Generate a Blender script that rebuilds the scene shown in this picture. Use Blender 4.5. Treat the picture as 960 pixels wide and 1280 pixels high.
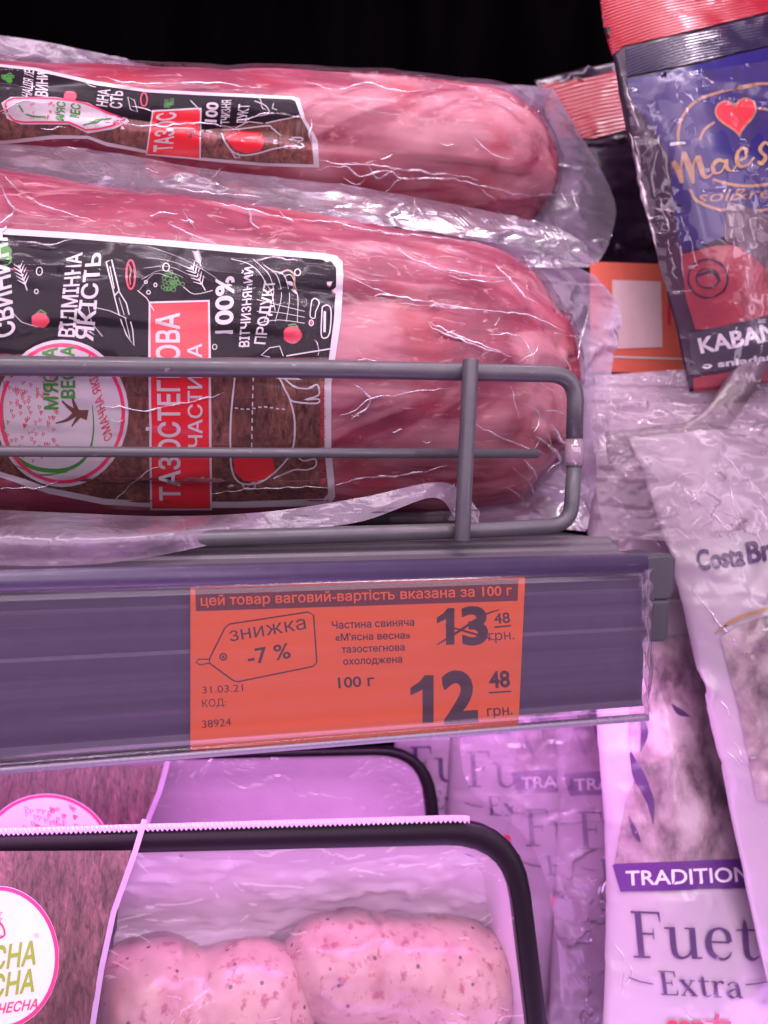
import bpy, bmesh, math, random
import numpy as np
from mathutils import Vector, Matrix
from mathutils.bvhtree import BVHTree
random.seed(7)
for o in list(bpy.data.objects): bpy.data.objects.remove(o)
C = bpy.context.scene.collection
CM = 0.01                       # everything below is written in centimetres

# ------------------------------------------------------------------ camera
F_PX = 985.0                    # focal length in photo pixels (960 x 1280)
YAW, PITCH = math.radians(14), math.radians(-2.3)
CAM = Vector((0, -25.0, 0))
fwd = Vector((math.sin(YAW)*math.cos(PITCH), math.cos(YAW)*math.cos(PITCH), math.sin(PITCH)))
right = Vector((math.cos(YAW), -math.sin(YAW), 0))
up = right.cross(fwd)
cam_d = bpy.data.cameras.new('camera'); cam = bpy.data.objects.new('camera', cam_d); C.objects.link(cam)
cam.matrix_world = Matrix(((right.x, up.x, -fwd.x, CAM.x*CM), (right.y, up.y, -fwd.y, CAM.y*CM), (right.z, up.z, -fwd.z, CAM.z*CM), (0,0,0,1)))
cam_d.sensor_fit = 'VERTICAL'; cam_d.sensor_height = 36; cam_d.lens = 36*F_PX/1280
cam_d.clip_start = 0.005; cam_d.clip_end = 20
cam_d.dof.use_dof = True; cam_d.dof.focus_distance = 0.265; cam_d.dof.aperture_fstop = 10
sc = bpy.context.scene; sc.camera = cam
sc.view_settings.view_transform = 'Standard'; sc.view_settings.look = 'None'
sc.view_settings.exposure = -0.08; sc.view_settings.gamma = 1
sc.render.engine = 'CYCLES'
sc.cycles.transparent_max_bounces = 24; sc.cycles.max_bounces = 8
sc.cycles.sample_clamp_indirect = 4

# ------------------------------------------------------------------ world and lamps
w = bpy.data.worlds.new('World'); sc.world = w; w.use_nodes = True
bg = w.node_tree.nodes['Background']; bg.inputs[0].default_value = (0.62, 0.45, 0.62, 1); bg.inputs[1].default_value = 0.17
def area(name, loc, target, sx, sy, power, col):
    d = bpy.data.lights.new(name, 'AREA'); d.shape = 'RECTANGLE'; d.size = sx*CM; d.size_y = sy*CM
    d.energy = power; d.color = col
    o = bpy.data.objects.new(name, d); C.objects.link(o); o.location = Vector(loc)*CM
    o.rotation_euler = (Vector(target)-Vector(loc)).to_track_quat('-Z', 'Y').to_euler()
    return o
area('ceiling_lamp', (-6, -34, 58), (2, 3, 0), 90, 6, 5.6, (1, .82, .93))
area('ceiling_lamp', (22, -6, 60), (6, 8, 0), 60, 4, 2.0, (1, .80, .95))
area('added_fill', (8, -85, 34), (4, 3, -2), 110, 60, 7.6, (1, .80, .94))  # unseen soft front fill, added to brighten the packs and tag
area('added_fill', (-45, -50, 20), (0, 3, 0), 6, 60, 1.5, (1, .82, .95))  # unseen strip added at the left for streak highlights in the film
area('added_fill', (62, -46, 14), (8, 3, -2), 8, 60, 1.6, (.96, .78, 1))  # unseen strip on the right side
area('shelf_lamp', (-4, 2.0, -8.2), (-4, 7, -16), 44, 1.2, 0.75, (.95, .34, 1))
area('shelf_lamp', (14, -6, -30), (8, 8, -10), 50, 12, 1.0, (.84, .38, 1))

# ------------------------------------------------------------------ helpers
def at(px, py, Y):
    d = fwd + right*((px-480)/F_PX) - up*((py-640)/F_PX)
    return CAM + d*((Y-CAM.y)/d.y)
def scl(px, py, Y):
    return (at(px, py, Y)-CAM).dot(fwd)/F_PX
def hsh(ix, iy, iz, seed):
    n = (ix*374761393 + iy*668265263 + iz*2147483647 + seed*974711) & 0xffffffff
    n = ((n ^ (n >> 13))*1274126177) & 0xffffffff
    n = ((n ^ (n >> 16))*2246822519) & 0xffffffff
    return ((n ^ (n >> 15)) & 0xffffff)/float(0xffffff)
def noise(p, seed=0):
    p = np.asarray(p, dtype=float); i = np.floor(p).astype(np.int64); f = p-i; f = f*f*(3-2*f)
    r = 0
    for a in (0,1):
        for b in (0,1):
            for c in (0,1):
                wgt = (f[...,0] if a else 1-f[...,0])*(f[...,1] if b else 1-f[...,1])*(f[...,2] if c else 1-f[...,2])
                r = r + wgt*hsh(i[...,0]+a, i[...,1]+b, i[...,2]+c*7, seed)
    return r
def fbm(p, seed=0, n=3):
    p = np.asarray(p, dtype=float); r = 0; a = .5
    for k in range(n): r = r + a*noise(p*2**k, seed+k); a *= .5
    return r
def ridge(p, seed=0, sharp=6):
    return (1-np.abs(2*noise(p, seed)-1))**sharp

def thing(name, label, cat, origin, group=None):
    o = bpy.data.objects.new(name, None); C.objects.link(o); o.location = Vector(origin)*CM
    o.empty_display_size = .02
    o['label'] = label; o['category'] = cat
    if group: o['group'] = group
    return o
def tag(o, label, cat, group=None, kind=None):
    if label: o['label'] = label
    if cat: o['category'] = cat
    if group: o['group'] = group
    if kind: o['kind'] = kind
    return o
def root_of(o):
    while o.parent: o = o.parent
    return o
def mesh_obj(name, vs, fs, mat, parent=None, smooth=True, origin=None, bevel=0):
    vs = np.array([tuple(v) for v in vs], dtype=float).reshape(-1,3)
    if parent is not None: org = np.array(root_of(parent).location)/CM
    elif origin is not None: org = np.array(origin, dtype=float)
    else: org = np.array([vs[:,0].mean(), vs[:,1].mean(), vs[:,2].min()])
    me = bpy.data.meshes.new(name)
    me.from_pydata(((vs-org)*CM).tolist(), [], [tuple(f) for f in fs])
    me.validate(); me.update()
    if smooth: me.polygons.foreach_set('use_smooth', [True]*len(me.polygons))
    o = bpy.data.objects.new(name, me); C.objects.link(o)
    if parent is None: o.location = org*CM
    else: o.parent = parent
    if mat: me.materials.append(mat)
    if bevel:
        m = o.modifiers.new('bevel', 'BEVEL'); m.width = bevel*CM; m.segments = 3; m.limit_method = 'ANGLE'
    return o
def catmull(pts, n):
    P = np.array(pts, dtype=float); m = len(P)
    if m == 2: 
        t = np.linspace(0,1,n)[:,None]; return P[0]*(1-t)+P[1]*t
    P = np.vstack([2*P[0]-P[1], P, 2*P[-1]-P[-2]])
    t = np.linspace(0, m-1-1e-9, n); i = t.astype(int); f = (t-i)[:,None]
    a, b, c, d = P[i], P[i+1], P[i+2], P[i+3]
    return .5*((2*b)+(-a+c)*f+(2*a-5*b+4*c-d)*f**2+(-a+3*b-3*c+d)*f**3)
def grid_faces(n, m, wrap=False, off=0):
    fs = []
    for i in range(n-1):
        for j in range(m if wrap else m-1):
            k = (j+1) % m
            fs.append((off+i*m+j, off+i*m+k, off+(i+1)*m+k, off+(i+1)*m+j))
    return fs
def sheet_pts(rows, nu, nv):
    """rows of (px,py,Y) -> grid of points [nv][nu] in cm"""
    rr = np.array([catmull(r, nu) for r in rows])           # rows x nu x 3
    g = np.array([catmull(rr[:,k], nv) for k in range(nu)]).transpose(1,0,2)
    out = np.zeros_like(g)
    for i in range(nv):
        for j in range(nu): out[i,j] = at(*g[i,j])
    return out
def disp(g, amp, freq=1.0, seed=0, ramp=6, ramph=0.0, rfreq=.6, stretch=(1,1,1), edge=0):
    p = g*np.array(stretch)*freq
    d = (fbm(p, seed)-.45)*2*amp
    if ramph: 
        q = g*np.array(stretch)*rfreq; q = q + (fbm(g*.5, seed+9)[...,None]-.5)*1.6
        d = d + ramph*ridge(q, seed+3, ramp)*np.clip(noise(g*.45, seed+5)*2-.4, 0, 1)
    g = g.copy(); g[...,1] -= d
    return g
def sheet(name, rows, mat, nu=60, nv=30, parent=None, thick=0, origin=None, **kw):
    g = sheet_pts(rows, nu, nv)
    if kw: g = disp(g, **kw)
    if thick:
        u = np.sin(np.linspace(0,np.pi,nu))**.5; v = np.sin(np.linspace(0,np.pi,nv))**.5
        t = thick*np.outer(v, u)
        a = g.copy(); a[...,1] -= t*.5; b = g.copy(); b[...,1] += t*.5+.03
        vs = np.vstack([a.reshape(-1,3), b.reshape(-1,3)])
        f1 = grid_faces(nv, nu); N = nu*nv
        f2 = [tuple(N+x for x in f[::-1]) for f in f1]
        e = []
        ring = [j for j in range(nu)] + [i*nu+nu-1 for i in range(1,nv)] + [(nv-1)*nu+j for j in range(nu-2,-1,-1)] + [i*nu for i in range(nv-2,0,-1)]
        for k in range(len(ring)):
            p, q = ring[k], ring[(k+1) % len(ring)]; e.append((p, p+N, q+N, q))
        o = mesh_obj(name, vs, f1+f2+e, mat, parent, origin=origin)
        o['grid'] = 1
        o2 = (a.reshape(-1,3), f1)
    else:
        o = mesh_obj(name, g.reshape(-1,3), grid_faces(nv, nu), mat, parent, origin=origin)
        o2 = (g.reshape(-1,3), grid_faces(nv, nu))
    if 'grid' in o: del o['grid']
    return o, BVHTree.FromPolygons([tuple(v) for v in o2[0]], o2[1])
def tube_geo(path, rad, n=16, caps=True):
    P = [Vector(p) for p in path]; vs = []; fs = []
    t0 = (P[1]-P[0]).normalized(); nrm = t0.orthogonal().normalized()
    for i, p in enumerate(P):
        t = (P[min(i+1,len(P)-1)]-P[max(i-1,0)]).normalized()
        nrm = (nrm - t*nrm.dot(t)).normalized(); b = t.cross(nrm)
        r = rad[i] if hasattr(rad, '__len__') else rad
        for k in range(n):
            a = 2*math.pi*k/n; vs.append(p + nrm*(r*math.cos(a)) + b*(r*math.sin(a)))
    for i in range(len(P)-1):
        for k in range(n):
            q = (k+1) % n; fs.append((i*n+k, i*n+q, (i+1)*n+q, (i+1)*n+k))
    if caps: fs.append(tuple(range(n))[::-1]); fs.append(tuple((len(P)-1)*n+k for k in range(n)))
    return vs, fs
def box_geo(x0, x1, y0, y1, z0, z1):
    v = [(x,y,z) for x in (x0,x1) for y in (y0,y1) for z in (z0,z1)]
    return v, [(0,1,3,2),(4,6,7,5),(0,4,5,1),(2,3,7,6),(0,2,6,4),(1,5,7,3)]
def prism_x(prof, x0, x1, n=2):
    m = len(prof); vs = []; fs = []
    for i in range(n):
        x = x0+(x1-x0)*i/(n-1)
        vs += [(x, p[0], p[1]) for p in prof]
    fs = grid_faces(n, m, wrap=True)
    fs.append(tuple(range(m))[::-1]); fs.append(tuple((n-1)*m+k for k in range(m)))
    return vs, fs

# ------------------------------------------------------------------ flat print: 2-D shapes in photo pixels laid on a real surface
from mathutils.geometry import delaunay_2d_cdt, interpolate_bezier
def text_geo(s, bold, shear=0.0):
    cu = bpy.data.curves.new('t', 'FONT'); cu.body = s; cu.shear = shear
    o = bpy.data.objects.new('t', cu); C.objects.link(o); bpy.context.view_layer.update()
    cv = o.evaluated_get(bpy.context.evaluated_depsgraph_get()).to_curve(bpy.context.evaluated_depsgraph_get())
    cont = []
    for sp in cv.splines:
        bp = sp.bezier_points; n = len(bp); P = []
        for i in range(n):
            p, q = bp[i], bp[(i+1) % n]
            straight = (p.handle_right-p.co).length < 1e-5 and (q.handle_left-q.co).length < 1e-5
            seg = [p.co, q.co] if straight else interpolate_bezier(p.co, p.handle_right, q.handle_left, q.co, 5)
            P += [(v.x, v.y) for v in seg[:-1]]
        R = []
        for v in P:
            if not R or math.hypot(v[0]-R[-1][0], v[1]-R[-1][1]) > 2e-3: R.append(v)
        if len(R) > 2: cont.append(R)
    o.to_curve_clear(); bpy.data.objects.remove(o); bpy.data.curves.remove(cu)
    if not cont: return [], []
    # one letter at a time: contours grouped by overlap in x
    bb = sorted([(min(v[0] for v in P), max(v[0] for v in P), P) for P in cont], key=lambda t: t[0])
    groups = []
    for x0, x1, P in bb:
        if groups and x0 < groups[-1][0]: groups[-1][0] = max(groups[-1][0], x1); groups[-1][1].append(P)
        else: groups.append([x1, [P]])
    V = []; F = []
    def ar(P): return sum(P[i-1][0]*P[i][1]-P[i][0]*P[i-1][1] for i in range(len(P)))/2
    for _, ps in groups:
        if bold:
            sgn = 1 if ar(max(ps, key=lambda P: abs(ar(P)))) > 0 else -1; new = []
            for P in ps:
                m = len(P); Q = []
                for i in range(m):
                    a, p, b = P[i-1], P[i], P[(i+1) % m]
                    e1 = (p[0]-a[0], p[1]-a[1]); e2 = (b[0]-p[0], b[1]-p[1]); q1 = math.hypot(*e1); q2 = math.hypot(*e2)
                    n1 = (e1[1]/q1, -e1[0]/q1); n2 = (e2[1]/q2, -e2[0]/q2)
                    nx, ny = n1[0]+n2[0], n1[1]+n2[1]; d = max(.6, (nx*nx+ny*ny)/2)
                    Q.append((p[0]+sgn*bold*nx/d, p[1]+sgn*bold*ny/d))
                new.append(Q)
            ps = new
        pts = [Vector(v) for P in ps for v in P]; ed = []; k = 0
        for P in ps: ed += [(k+i, k+(i+1) % len(P)) for i in range(len(P))]; k += len(P)
        r = delaunay_2d_cdt(pts, ed, [], 0, 1e-5)
        vs, fs = r[0], r[2]; off = len(V); V += [(v.x, v.y) for v in vs]
        for f in fs:
            cx = sum(vs[i].x for i in f)/len(f); cy = sum(vs[i].y for i in f)/len(f); wn = 0
            for P in ps:
                for i in range(len(P)):
                    ax, ay = P[i-1]; bx, by = P[i]
                    if (ay <= cy) != (by <= cy):
                        if ax+(cy-ay)/(by-ay)*(bx-ax) > cx: wn += 1 if by > ay else -1
            if wn: F.append(tuple(off+i for i in f))
    return V, F
def T(s, bl0, bl1, c0, c1, bold=0.0, shear=0.0, space=1.0):
    """text: baseline start/end and cap-line start/end in pixels"""
    v, f = text_geo(s, bold, shear)
    if not v: return [], []
    x0 = min(a[0] for a in v); x1 = max(a[0] for a in v); cap = 0.70
    out = []
    for x, y in v:
        u = (x-x0)/max(1e-6, x1-x0); t = y/cap
        ax = bl0[0]*(1-u)+bl1[0]*u; ay = bl0[1]*(1-u)+bl1[1]*u
        bx = c0[0]*(1-u)+c1[0]*u; by = c0[1]*(1-u)+c1[1]*u
        out.append((ax+(bx-ax)*t, ay+(by-ay)*t))
    return out, f
def S(pts, w, closed=False, sm=0):
    """stroke; w number or per-point list"""
    P = [tuple(p) for p in pts]
    if closed: P = P+[P[0]]
    W = list(w) if hasattr(w, '__len__') else [w]*len(P)
    if sm:
        A = catmull([(p[0], p[1], q) for p, q in zip(P, W)], (len(P)-1)*sm+1)
        P = [(a[0], a[1]) for a in A]; W = [max(.05, a[2]) for a in A]
    vs = []; fs = []
    for i, p in enumerate(P):
        a = P[max(i-1,0)]; b = P[min(i+1,len(P)-1)]
        if closed and i in (0, len(P)-1): a = P[-2]; b = P[1]
        dx, dy = b[0]-a[0], b[1]-a[1]; l = math.hypot(dx, dy) or 1
        nx, ny = -dy/l*W[i]/2, dx/l*W[i]/2
        vs += [(p[0]+nx, p[1]+ny), (p[0]-nx, p[1]-ny)]
    for i in range(len(P)-1): fs.append((2*i, 2*i+1, 2*i+3, 2*i+2))
    return vs, fs
def PG(pts): return [tuple(p) for p in pts], [tuple(range(len(pts)))]
def EL(cx, cy, rx, ry, n=28, a0=0, a1=2*math.pi, rot=0):
    full = abs(a1-a0-2*math.pi) < 1e-6
    r = []
    for k in range(n if full else n+1):
        a = a0+(a1-a0)*k/n; x, y = rx*math.cos(a), ry*math.sin(a)
        r.append((cx+x*math.cos(rot)-y*math.sin(rot), cy+x*math.sin(rot)+y*math.cos(rot)))
    return r
def RR(q, r=6, n=5):
    """rounded quad corners"""
    out = []
    m = len(q)
    for i in range(m):
        p0, p, p1 = np.array(q[i-1], float), np.array(q[i], float), np.array(q[(i+1)%m], float)
        a = p+(p0-p)/np.linalg.norm(p0-p)*min(r, np.linalg.norm(p0-p)*.45); b = p+(p1-p)/np.linalg.norm(p1-p)*min(r, np.linalg.norm(p1-p)*.45)
        for k in range(n+1):
            t = k/n; out.append(tuple(a*(1-t)**2+p*2*t*(1-t)+b*t*t))
    return out
def join2(shapes):
    vs = []; fs = []
    for v, f in shapes:
        o = len(vs); vs += list(v); fs += [tuple(o+i for i in g) for g in f]
    return vs, fs
def cut2(vs, fs, step):
    bm = bmesh.new(); bv = [bm.verts.new((x, y, 0)) for x, y in vs]
    for f in fs:
        try: bm.faces.new([bv[i] for i in f])
        except ValueError: pass
    bmesh.ops.triangulate(bm, faces=bm.faces[:])
    if step and bm.verts:
        for ax in (0,1):
            lo = min(v.co[ax] for v in bm.verts); hi = max(v.co[ax] for v in bm.verts)
            k = math.floor(lo/step)+1
            while k*step < hi:
                co = [0,0,0]; no = [0,0,0]; co[ax] = k*step+.013; no[ax] = 1
                bmesh.ops.bisect_plane(bm, geom=bm.verts[:]+bm.edges[:]+bm.faces[:], plane_co=co, plane_no=no)
                k += 1
    bm.verts.index_update()
    r = [(v.co.x, v.co.y) for v in bm.verts], [tuple(v.index for v in f.verts) for f in bm.faces]
    bm.free(); return r
def print_on(bvh, name, shapes, mat, parent, lift, step=9, label=None):
    vs, fs = join2(shapes if isinstance(shapes, list) else [shapes])
    vs, fs = cut2(vs, fs, step)
    pts = []
    for x, y in vs:
        d = (fwd + right*((x-480)/F_PX) - up*((y-640)/F_PX)).normalized()
        h = bvh.ray_cast(CAM, d)
        if h[0] is None: pts.append(None); continue
        n = h[1]; n = -n if n.dot(d) > 0 else n
        pts.append(h[0] + n*lift)
    keep = [f for f in fs if all(pts[i] is not None for i in f)]
    used = sorted({i for f in keep for i in f}); mp = {i:k for k, i in enumerate(used)}
    if not keep: print('EMPTY PRINT', name, label); return None
    # faces wound to look at the camera
    out = []
    for f in keep:
        a, b, c = pts[f[0]], pts[f[1]], pts[f[2]]
        g = tuple(mp[i] for i in f)
        out.append(g if (b-a).cross(c-a).dot(CAM-a) > 0 else g[::-1])
    o = mesh_obj(name, [pts[i] for i in used], out, mat, parent, smooth=True)
    if label: o['label'] = label
    return o

# ------------------------------------------------------------------ materials
def srgb(r, g, b):
    f = lambda c: (c/255/12.92) if c/255 <= .04045 else ((c/255+.055)/1.055)**2.4
    return (f(r), f(g), f(b), 1)
class M:
    def __init__(s, name):
        s.m = bpy.data.materials.new(name); s.m.use_nodes = True; s.t = s.m.node_tree; s.t.nodes.clear()
        s.out = s.t.nodes.new('ShaderNodeOutputMaterial')
    def n(s, typ, **kw):
        x = s.t.nodes.new(typ)
        for k, v in kw.items():
            if k.startswith('i_'): x.inputs[k[2:].replace('_', ' ')].default_value = v
            else: setattr(x, k, v)
        return x
    def l(s, a, b): s.t.links.new(a, b)
    def coord(s, scale=(1,1,1), rot=(0,0,0)):
        tc = s.n('ShaderNodeTexCoord'); mp = s.n('ShaderNodeMapping')
        mp.inputs['Scale'].default_value = tuple(100*k for k in scale); mp.inputs['Rotation'].default_value = rot
        s.l(tc.outputs['Object'], mp.inputs[0]); return mp.outputs[0]
    def noise(s, vec, scale, detail=3, rough=.5, dist=0):
        x = s.n('ShaderNodeTexNoise'); x.inputs['Scale'].default_value = scale; x.inputs['Detail'].default_value = detail
        x.inputs['Roughness'].default_value = rough; x.inputs['Distortion'].default_value = dist; s.l(vec, x.inputs['Vector']); return x.outputs[0]
    def ramp(s, fac, stops):
        x = s.n('ShaderNodeValToRGB'); e = x.color_ramp.elements
        while len(e) < len(stops): e.new(.5)
        for k, (p, c) in enumerate(stops): e[k].position = p; e[k].color = c if len(c) == 4 else (*c, 1)
        s.l(fac, x.inputs[0]); return x.outputs[0]
    def mix(s, fac, a, b, mode='MIX'):
        x = s.n('ShaderNodeMix', data_type='RGBA', blend_type=mode)
        for v, k in ((fac, 0), (a, 6), (b, 7)):
            if hasattr(v, 'links'): s.l(v, x.inputs[k])
            else: x.inputs[k].default_value = v
        return x.outputs[2]
    def bump(s, h, strength, dist, nrm=None):
        x = s.n('ShaderNodeBump'); x.inputs['Strength'].default_value = strength; x.inputs['Distance'].default_value = dist*CM
        s.l(h, x.inputs['Height'])
        if nrm is not None: s.l(nrm, x.inputs['Normal'])
        return x.outputs[0]
    def pbr(s, col, rough=.5, metal=0, coat=0, coatr=.1, spec=.5, sss=0, nrm=None, sssr=.3):
        x = s.n('ShaderNodeBsdfPrincipled')
        if hasattr(col, 'links'): s.l(col, x.inputs['Base Color'])
        else: x.inputs['Base Color'].default_value = col
        if hasattr(rough, 'links'): s.l(rough, x.inputs['Roughness'])
        else: x.inputs['Roughness'].default_value = rough
        x.inputs['Metallic'].default_value = metal; x.inputs['Coat Weight'].default_value = coat; x.inputs['Coat Roughness'].default_value = coatr
        x.inputs['Specular IOR Level'].default_value = spec
        if sss:
            x.inputs['Subsurface Weight'].default_value = sss; x.inputs['Subsurface Radius'].default_value = (1, .35, .3); x.inputs['Subsurface Scale'].default_value = sssr*CM
        if nrm is not None: s.l(nrm, x.inputs['Normal']); s.l(nrm, x.inputs['Coat Normal'])
        return x.outputs[0]
    def done(s, sh): s.l(sh, s.out.inputs[0]); return s.m
def plain(name, col, rough=.5, coat=0, metal=0, var=.06, scale=2.0, bump=0, spec=.5):
    m = M(name); v = m.coord(); f = m.noise(v, scale, 4)
    c = m.mix(f, tuple(x*(1-var*2) for x in col[:3])+(1,), tuple(min(1, x*(1+var)) for x in col[:3])+(1,))
    nrm = m.bump(m.noise(v, scale*3, 3), .5, bump) if bump else None
    return m.done(m.pbr(c, rough, metal, coat, spec=spec, nrm=nrm))
def film(name, haze=.12, fres=.55, stretch=(1,1,1), tint=(.97,.93,.97), hazecol=(.75,.6,.75), rough=.1, gloss=.08, bumpd=.05, bscale=1.2, emboss=0, embscale=9):
    """thin clear plastic: see-through, slightly milky, glossy, creased"""
    m = M(name); v = m.coord(stretch)
    q = m.noise(v, bscale, 3, .55, 1.2)
    a = m.n('ShaderNodeMath', operation='SUBTRACT'); m.l(q, a.inputs[0]); a.inputs[1].default_value = .5
    b = m.n('ShaderNodeMath', operation='ABSOLUTE'); m.l(a.outputs[0], b.inputs[0])
    r = m.ramp(b.outputs[0], [(0, (1,1,1)), (.05, (.35,.35,.35)), (.2, (0,0,0))])
    nrm = m.bump(r, .9, bumpd)
    nrm = m.bump(m.noise(v, bscale*.45, 2), .8, bumpd*2.5, nrm)
    if emboss:
        vo = m.n('ShaderNodeTexVoronoi'); vo.inputs['Scale'].default_value = embscale; vo.inputs['Randomness'].default_value = .15
        m.l(m.coord(rot=(0,.5,.0)), vo.inputs['Vector']); nrm = m.bump(vo.outputs['Distance'], .8, emboss, nrm)
    tr = m.n('ShaderNodeBsdfTransparent'); tr.inputs[0].default_value = (*tint, 1)
    di = m.n('ShaderNodeBsdfDiffuse'); di.inputs[0].default_value = (*hazecol, 1); m.l(nrm, di.inputs['Normal'])
    tl = m.n('ShaderNodeBsdfTranslucent'); tl.inputs[0].default_value = (*hazecol, 1)
    dd = m.n('ShaderNodeMixShader'); dd.inputs[0].default_value = .35; m.l(di.outputs[0], dd.inputs[1]); m.l(tl.outputs[0], dd.inputs[2])
    hz = m.n('ShaderNodeMixShader'); m.l(tr.outputs[0], hz.inputs[1]); m.l(dd.outputs[0], hz.inputs[2])
    hn = m.ramp(m.noise(v, .5, 3), [(.3, (haze*.55,)*3), (.7, (min(1, haze*1.45),)*3)]); m.l(hn, hz.inputs[0])
    gl = m.n('ShaderNodeBsdfGlossy'); gl.inputs['Roughness'].default_value = rough; m.l(nrm, gl.inputs['Normal'])
    fr = m.n('ShaderNodeLayerWeight'); fr.inputs[0].default_value = .22; m.l(nrm, fr.inputs['Normal'])
    ad = m.n('ShaderNodeMath', operation='MULTIPLY_ADD'); m.l(fr.outputs['Fresnel'], ad.inputs[0]); ad.inputs[1].default_value = fres; ad.inputs[2].default_value = gloss; ad.use_clamp = True
    mx = m.n('ShaderNodeMixShader'); m.l(ad.outputs[0], mx.inputs[0]); m.l(hz.outputs[0], mx.inputs[1]); m.l(gl.outputs[0], mx.inputs[2])
    return m.done(mx.outputs[0])
def meat(name):
    m = M(name); v = m.coord((.35, 1, 1)); v1 = m.coord()
    n1 = m.noise(v, .55, 5, .6, .8)
    c = m.ramp(n1, [(.3, srgb(120,36,60)), (.5, srgb(150,60,84)), (.68, srgb(184,106,122))])
    fat = m.ramp(m.noise(v, .26, 5, .5, 1.6), [(.52, (0,0,0)), (.58, (.5,.5,.5)), (.70, (.85,.85,.85))])
    c = m.mix(fat, c, srgb(206,146,154))
    fat2 = m.ramp(m.noise(m.coord((.5,1.4,1.4), (0,.3,0)), .9, 5, .65, 3.0), [(.60, (0,0,0)), (.68, (.5,.5,.5))])
    c = m.mix(fat2, c, srgb(235,190,186))
    red = m.ramp(m.noise(m.coord(), .28, 2, .5), [(.55, (0,0,0)), (.75, (.7,.7,.7))])
    c = m.mix(red, c, srgb(170,30,44))
    fib = m.ramp(m.noise(m.coord((.25, 2.2, 2.2)), 1.4, 4, .6), [(.35, (.72,.72,.72)), (.65, (1,1,1))])
    c = m.mix(.4, c, fib, 'MULTIPLY')
    nrm = m.bump(m.noise(v, .8, 3), .4, .08)
    return m.done(m.pbr(c, .5, coat=.15, coatr=.3, sss=.2, nrm=nrm, sssr=.3))
def wood(name, a, b, scale=1.0, axis='z', coat=.3, zs=.16):
    m = M(name); s = (7, 7, zs) if axis == 'z' else (.35, 5, 5)
    v = m.coord(s); n = m.noise(v, scale, 6, .7, .6)
    n2 = m.noise(m.coord((1.0,1.0,.25) if axis == 'z' else (.25,1,1)), scale*.8, 3, .5, 2)
    c = m.ramp(n, [(.32, a), (.5, tuple((x+y)/2 for x, y in zip(a[:3], b[:3]))), (.68, b)])
    c = m.mix(m.ramp(n2, [(.38, (.55,.55,.55)), (.6, (1,1,1))]), (0.02,.008,.008,1), c)
    return m.done(m.pbr(c, .4, coat=coat, coatr=.15))
def mottled(name, stops, scale=.9, coat=.4, stretch=(1,1,.5)):
    m = M(name); n = m.noise(m.coord(stretch), scale, 5, .6, .25)
    return m.done(m.pbr(m.ramp(n, stops), .35, coat=coat, coatr=.15))

MT = dict(
 meat = meat('pork_meat'),
 film = film('vacuum_film', fres=.32, haze=.018, hazecol=(.60,.42,.62), rough=.13, gloss=.004, bumpd=.022, bscale=.28),
 flange = film('sealed_film_edge', haze=.50, hazecol=(.44,.30,.46), rough=.26, gloss=.05, bumpd=.02, bscale=.35, emboss=.004, embscale=6),
 flange2 = film('sealed_film_end', haze=.66, hazecol=(.50,.36,.54), rough=.28, gloss=.04, bumpd=.02, bscale=.3, emboss=.004, embscale=6),
 bagfilm = film('clear_bag_film', haze=.30, hazecol=(.70,.52,.66), rough=.1, gloss=.03, fres=.45, bumpd=.03, bscale=.3),
 clear = film('clear_plastic', haze=.05, stretch=(.015,1,3), hazecol=(.6,.5,.7), rough=.14, gloss=.045, bumpd=.0035, bscale=.35),
 white = plain('white_print', (.66,.62,.65,1), .35, .4),
 whiteink = plain('white_ink', (.72,.70,.72,1), .4, .3),
 black = plain('black_print', (.008,.005,.009,1), .35, .0, spec=.12),
 red = plain('red_print', (.80,.018,.03,1), .35, .4),
 redink = plain('red_ink', (.70,.04,.09,1), .4, .3),
 pinkink = plain('pink_ink', (.85,.03,.15,1), .4, .3),
 green = plain('green_print', (.05,.30,.03,1), .4, .3),
 lime = plain('lime_print', (.20,.34,.02,1), .4, .3),
 dgreen = plain('dark_green_print', (.008,.045,.012,1), .4, .3),
 brown = plain('brown_print', (.16,.06,.05,1), .4, .3),
 greyink = plain('grey_ink', (.20,.17,.20,1), .4, .3),
 gold = plain('gold_print', (.36,.20,.10,1), .35, .3),
 wood = wood('printed_wood', srgb(40,20,26), srgb(128,88,92), 1.0, 'z'),
 labelwood = wood('label_wood_print', srgb(48,20,18), srgb(160,104,88), .7, 'z', .1, .07),
 tag = None,
)
def rail_mat(name, col, rough=.38):
    m = M(name)
    n = m.noise(m.coord((.02, 3, 3)), 1.0, 5, .65)
    c = m.mix(n, tuple(x*.7 for x in col[:3])+(1,), tuple(x*1.35 for x in col[:3])+(1,))
    nrm = m.bump(n, .5, .03)
    sc_ = m.ramp(m.noise(m.coord((.35,3,3)), 2.2, 5, .7), [(.64, (0,0,0)), (.72, (.5,.5,.5))]); c = m.mix(sc_, c, (.22,.18,.24,1))
    r = m.ramp(m.noise(m.coord(), 3.0, 4), [(.3, (rough*.8,)*3), (.7, (rough*1.3,)*3)])
    return m.done(m.pbr(c, r, coat=.15, coatr=.25, nrm=nrm))
MT['rail'] = rail_mat('purple_grey_plastic', (.066,.046,.100,1))
MT['ledge'] = rail_mat('grey_powder_coat', (.105,.085,.110,1), .45)
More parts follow.
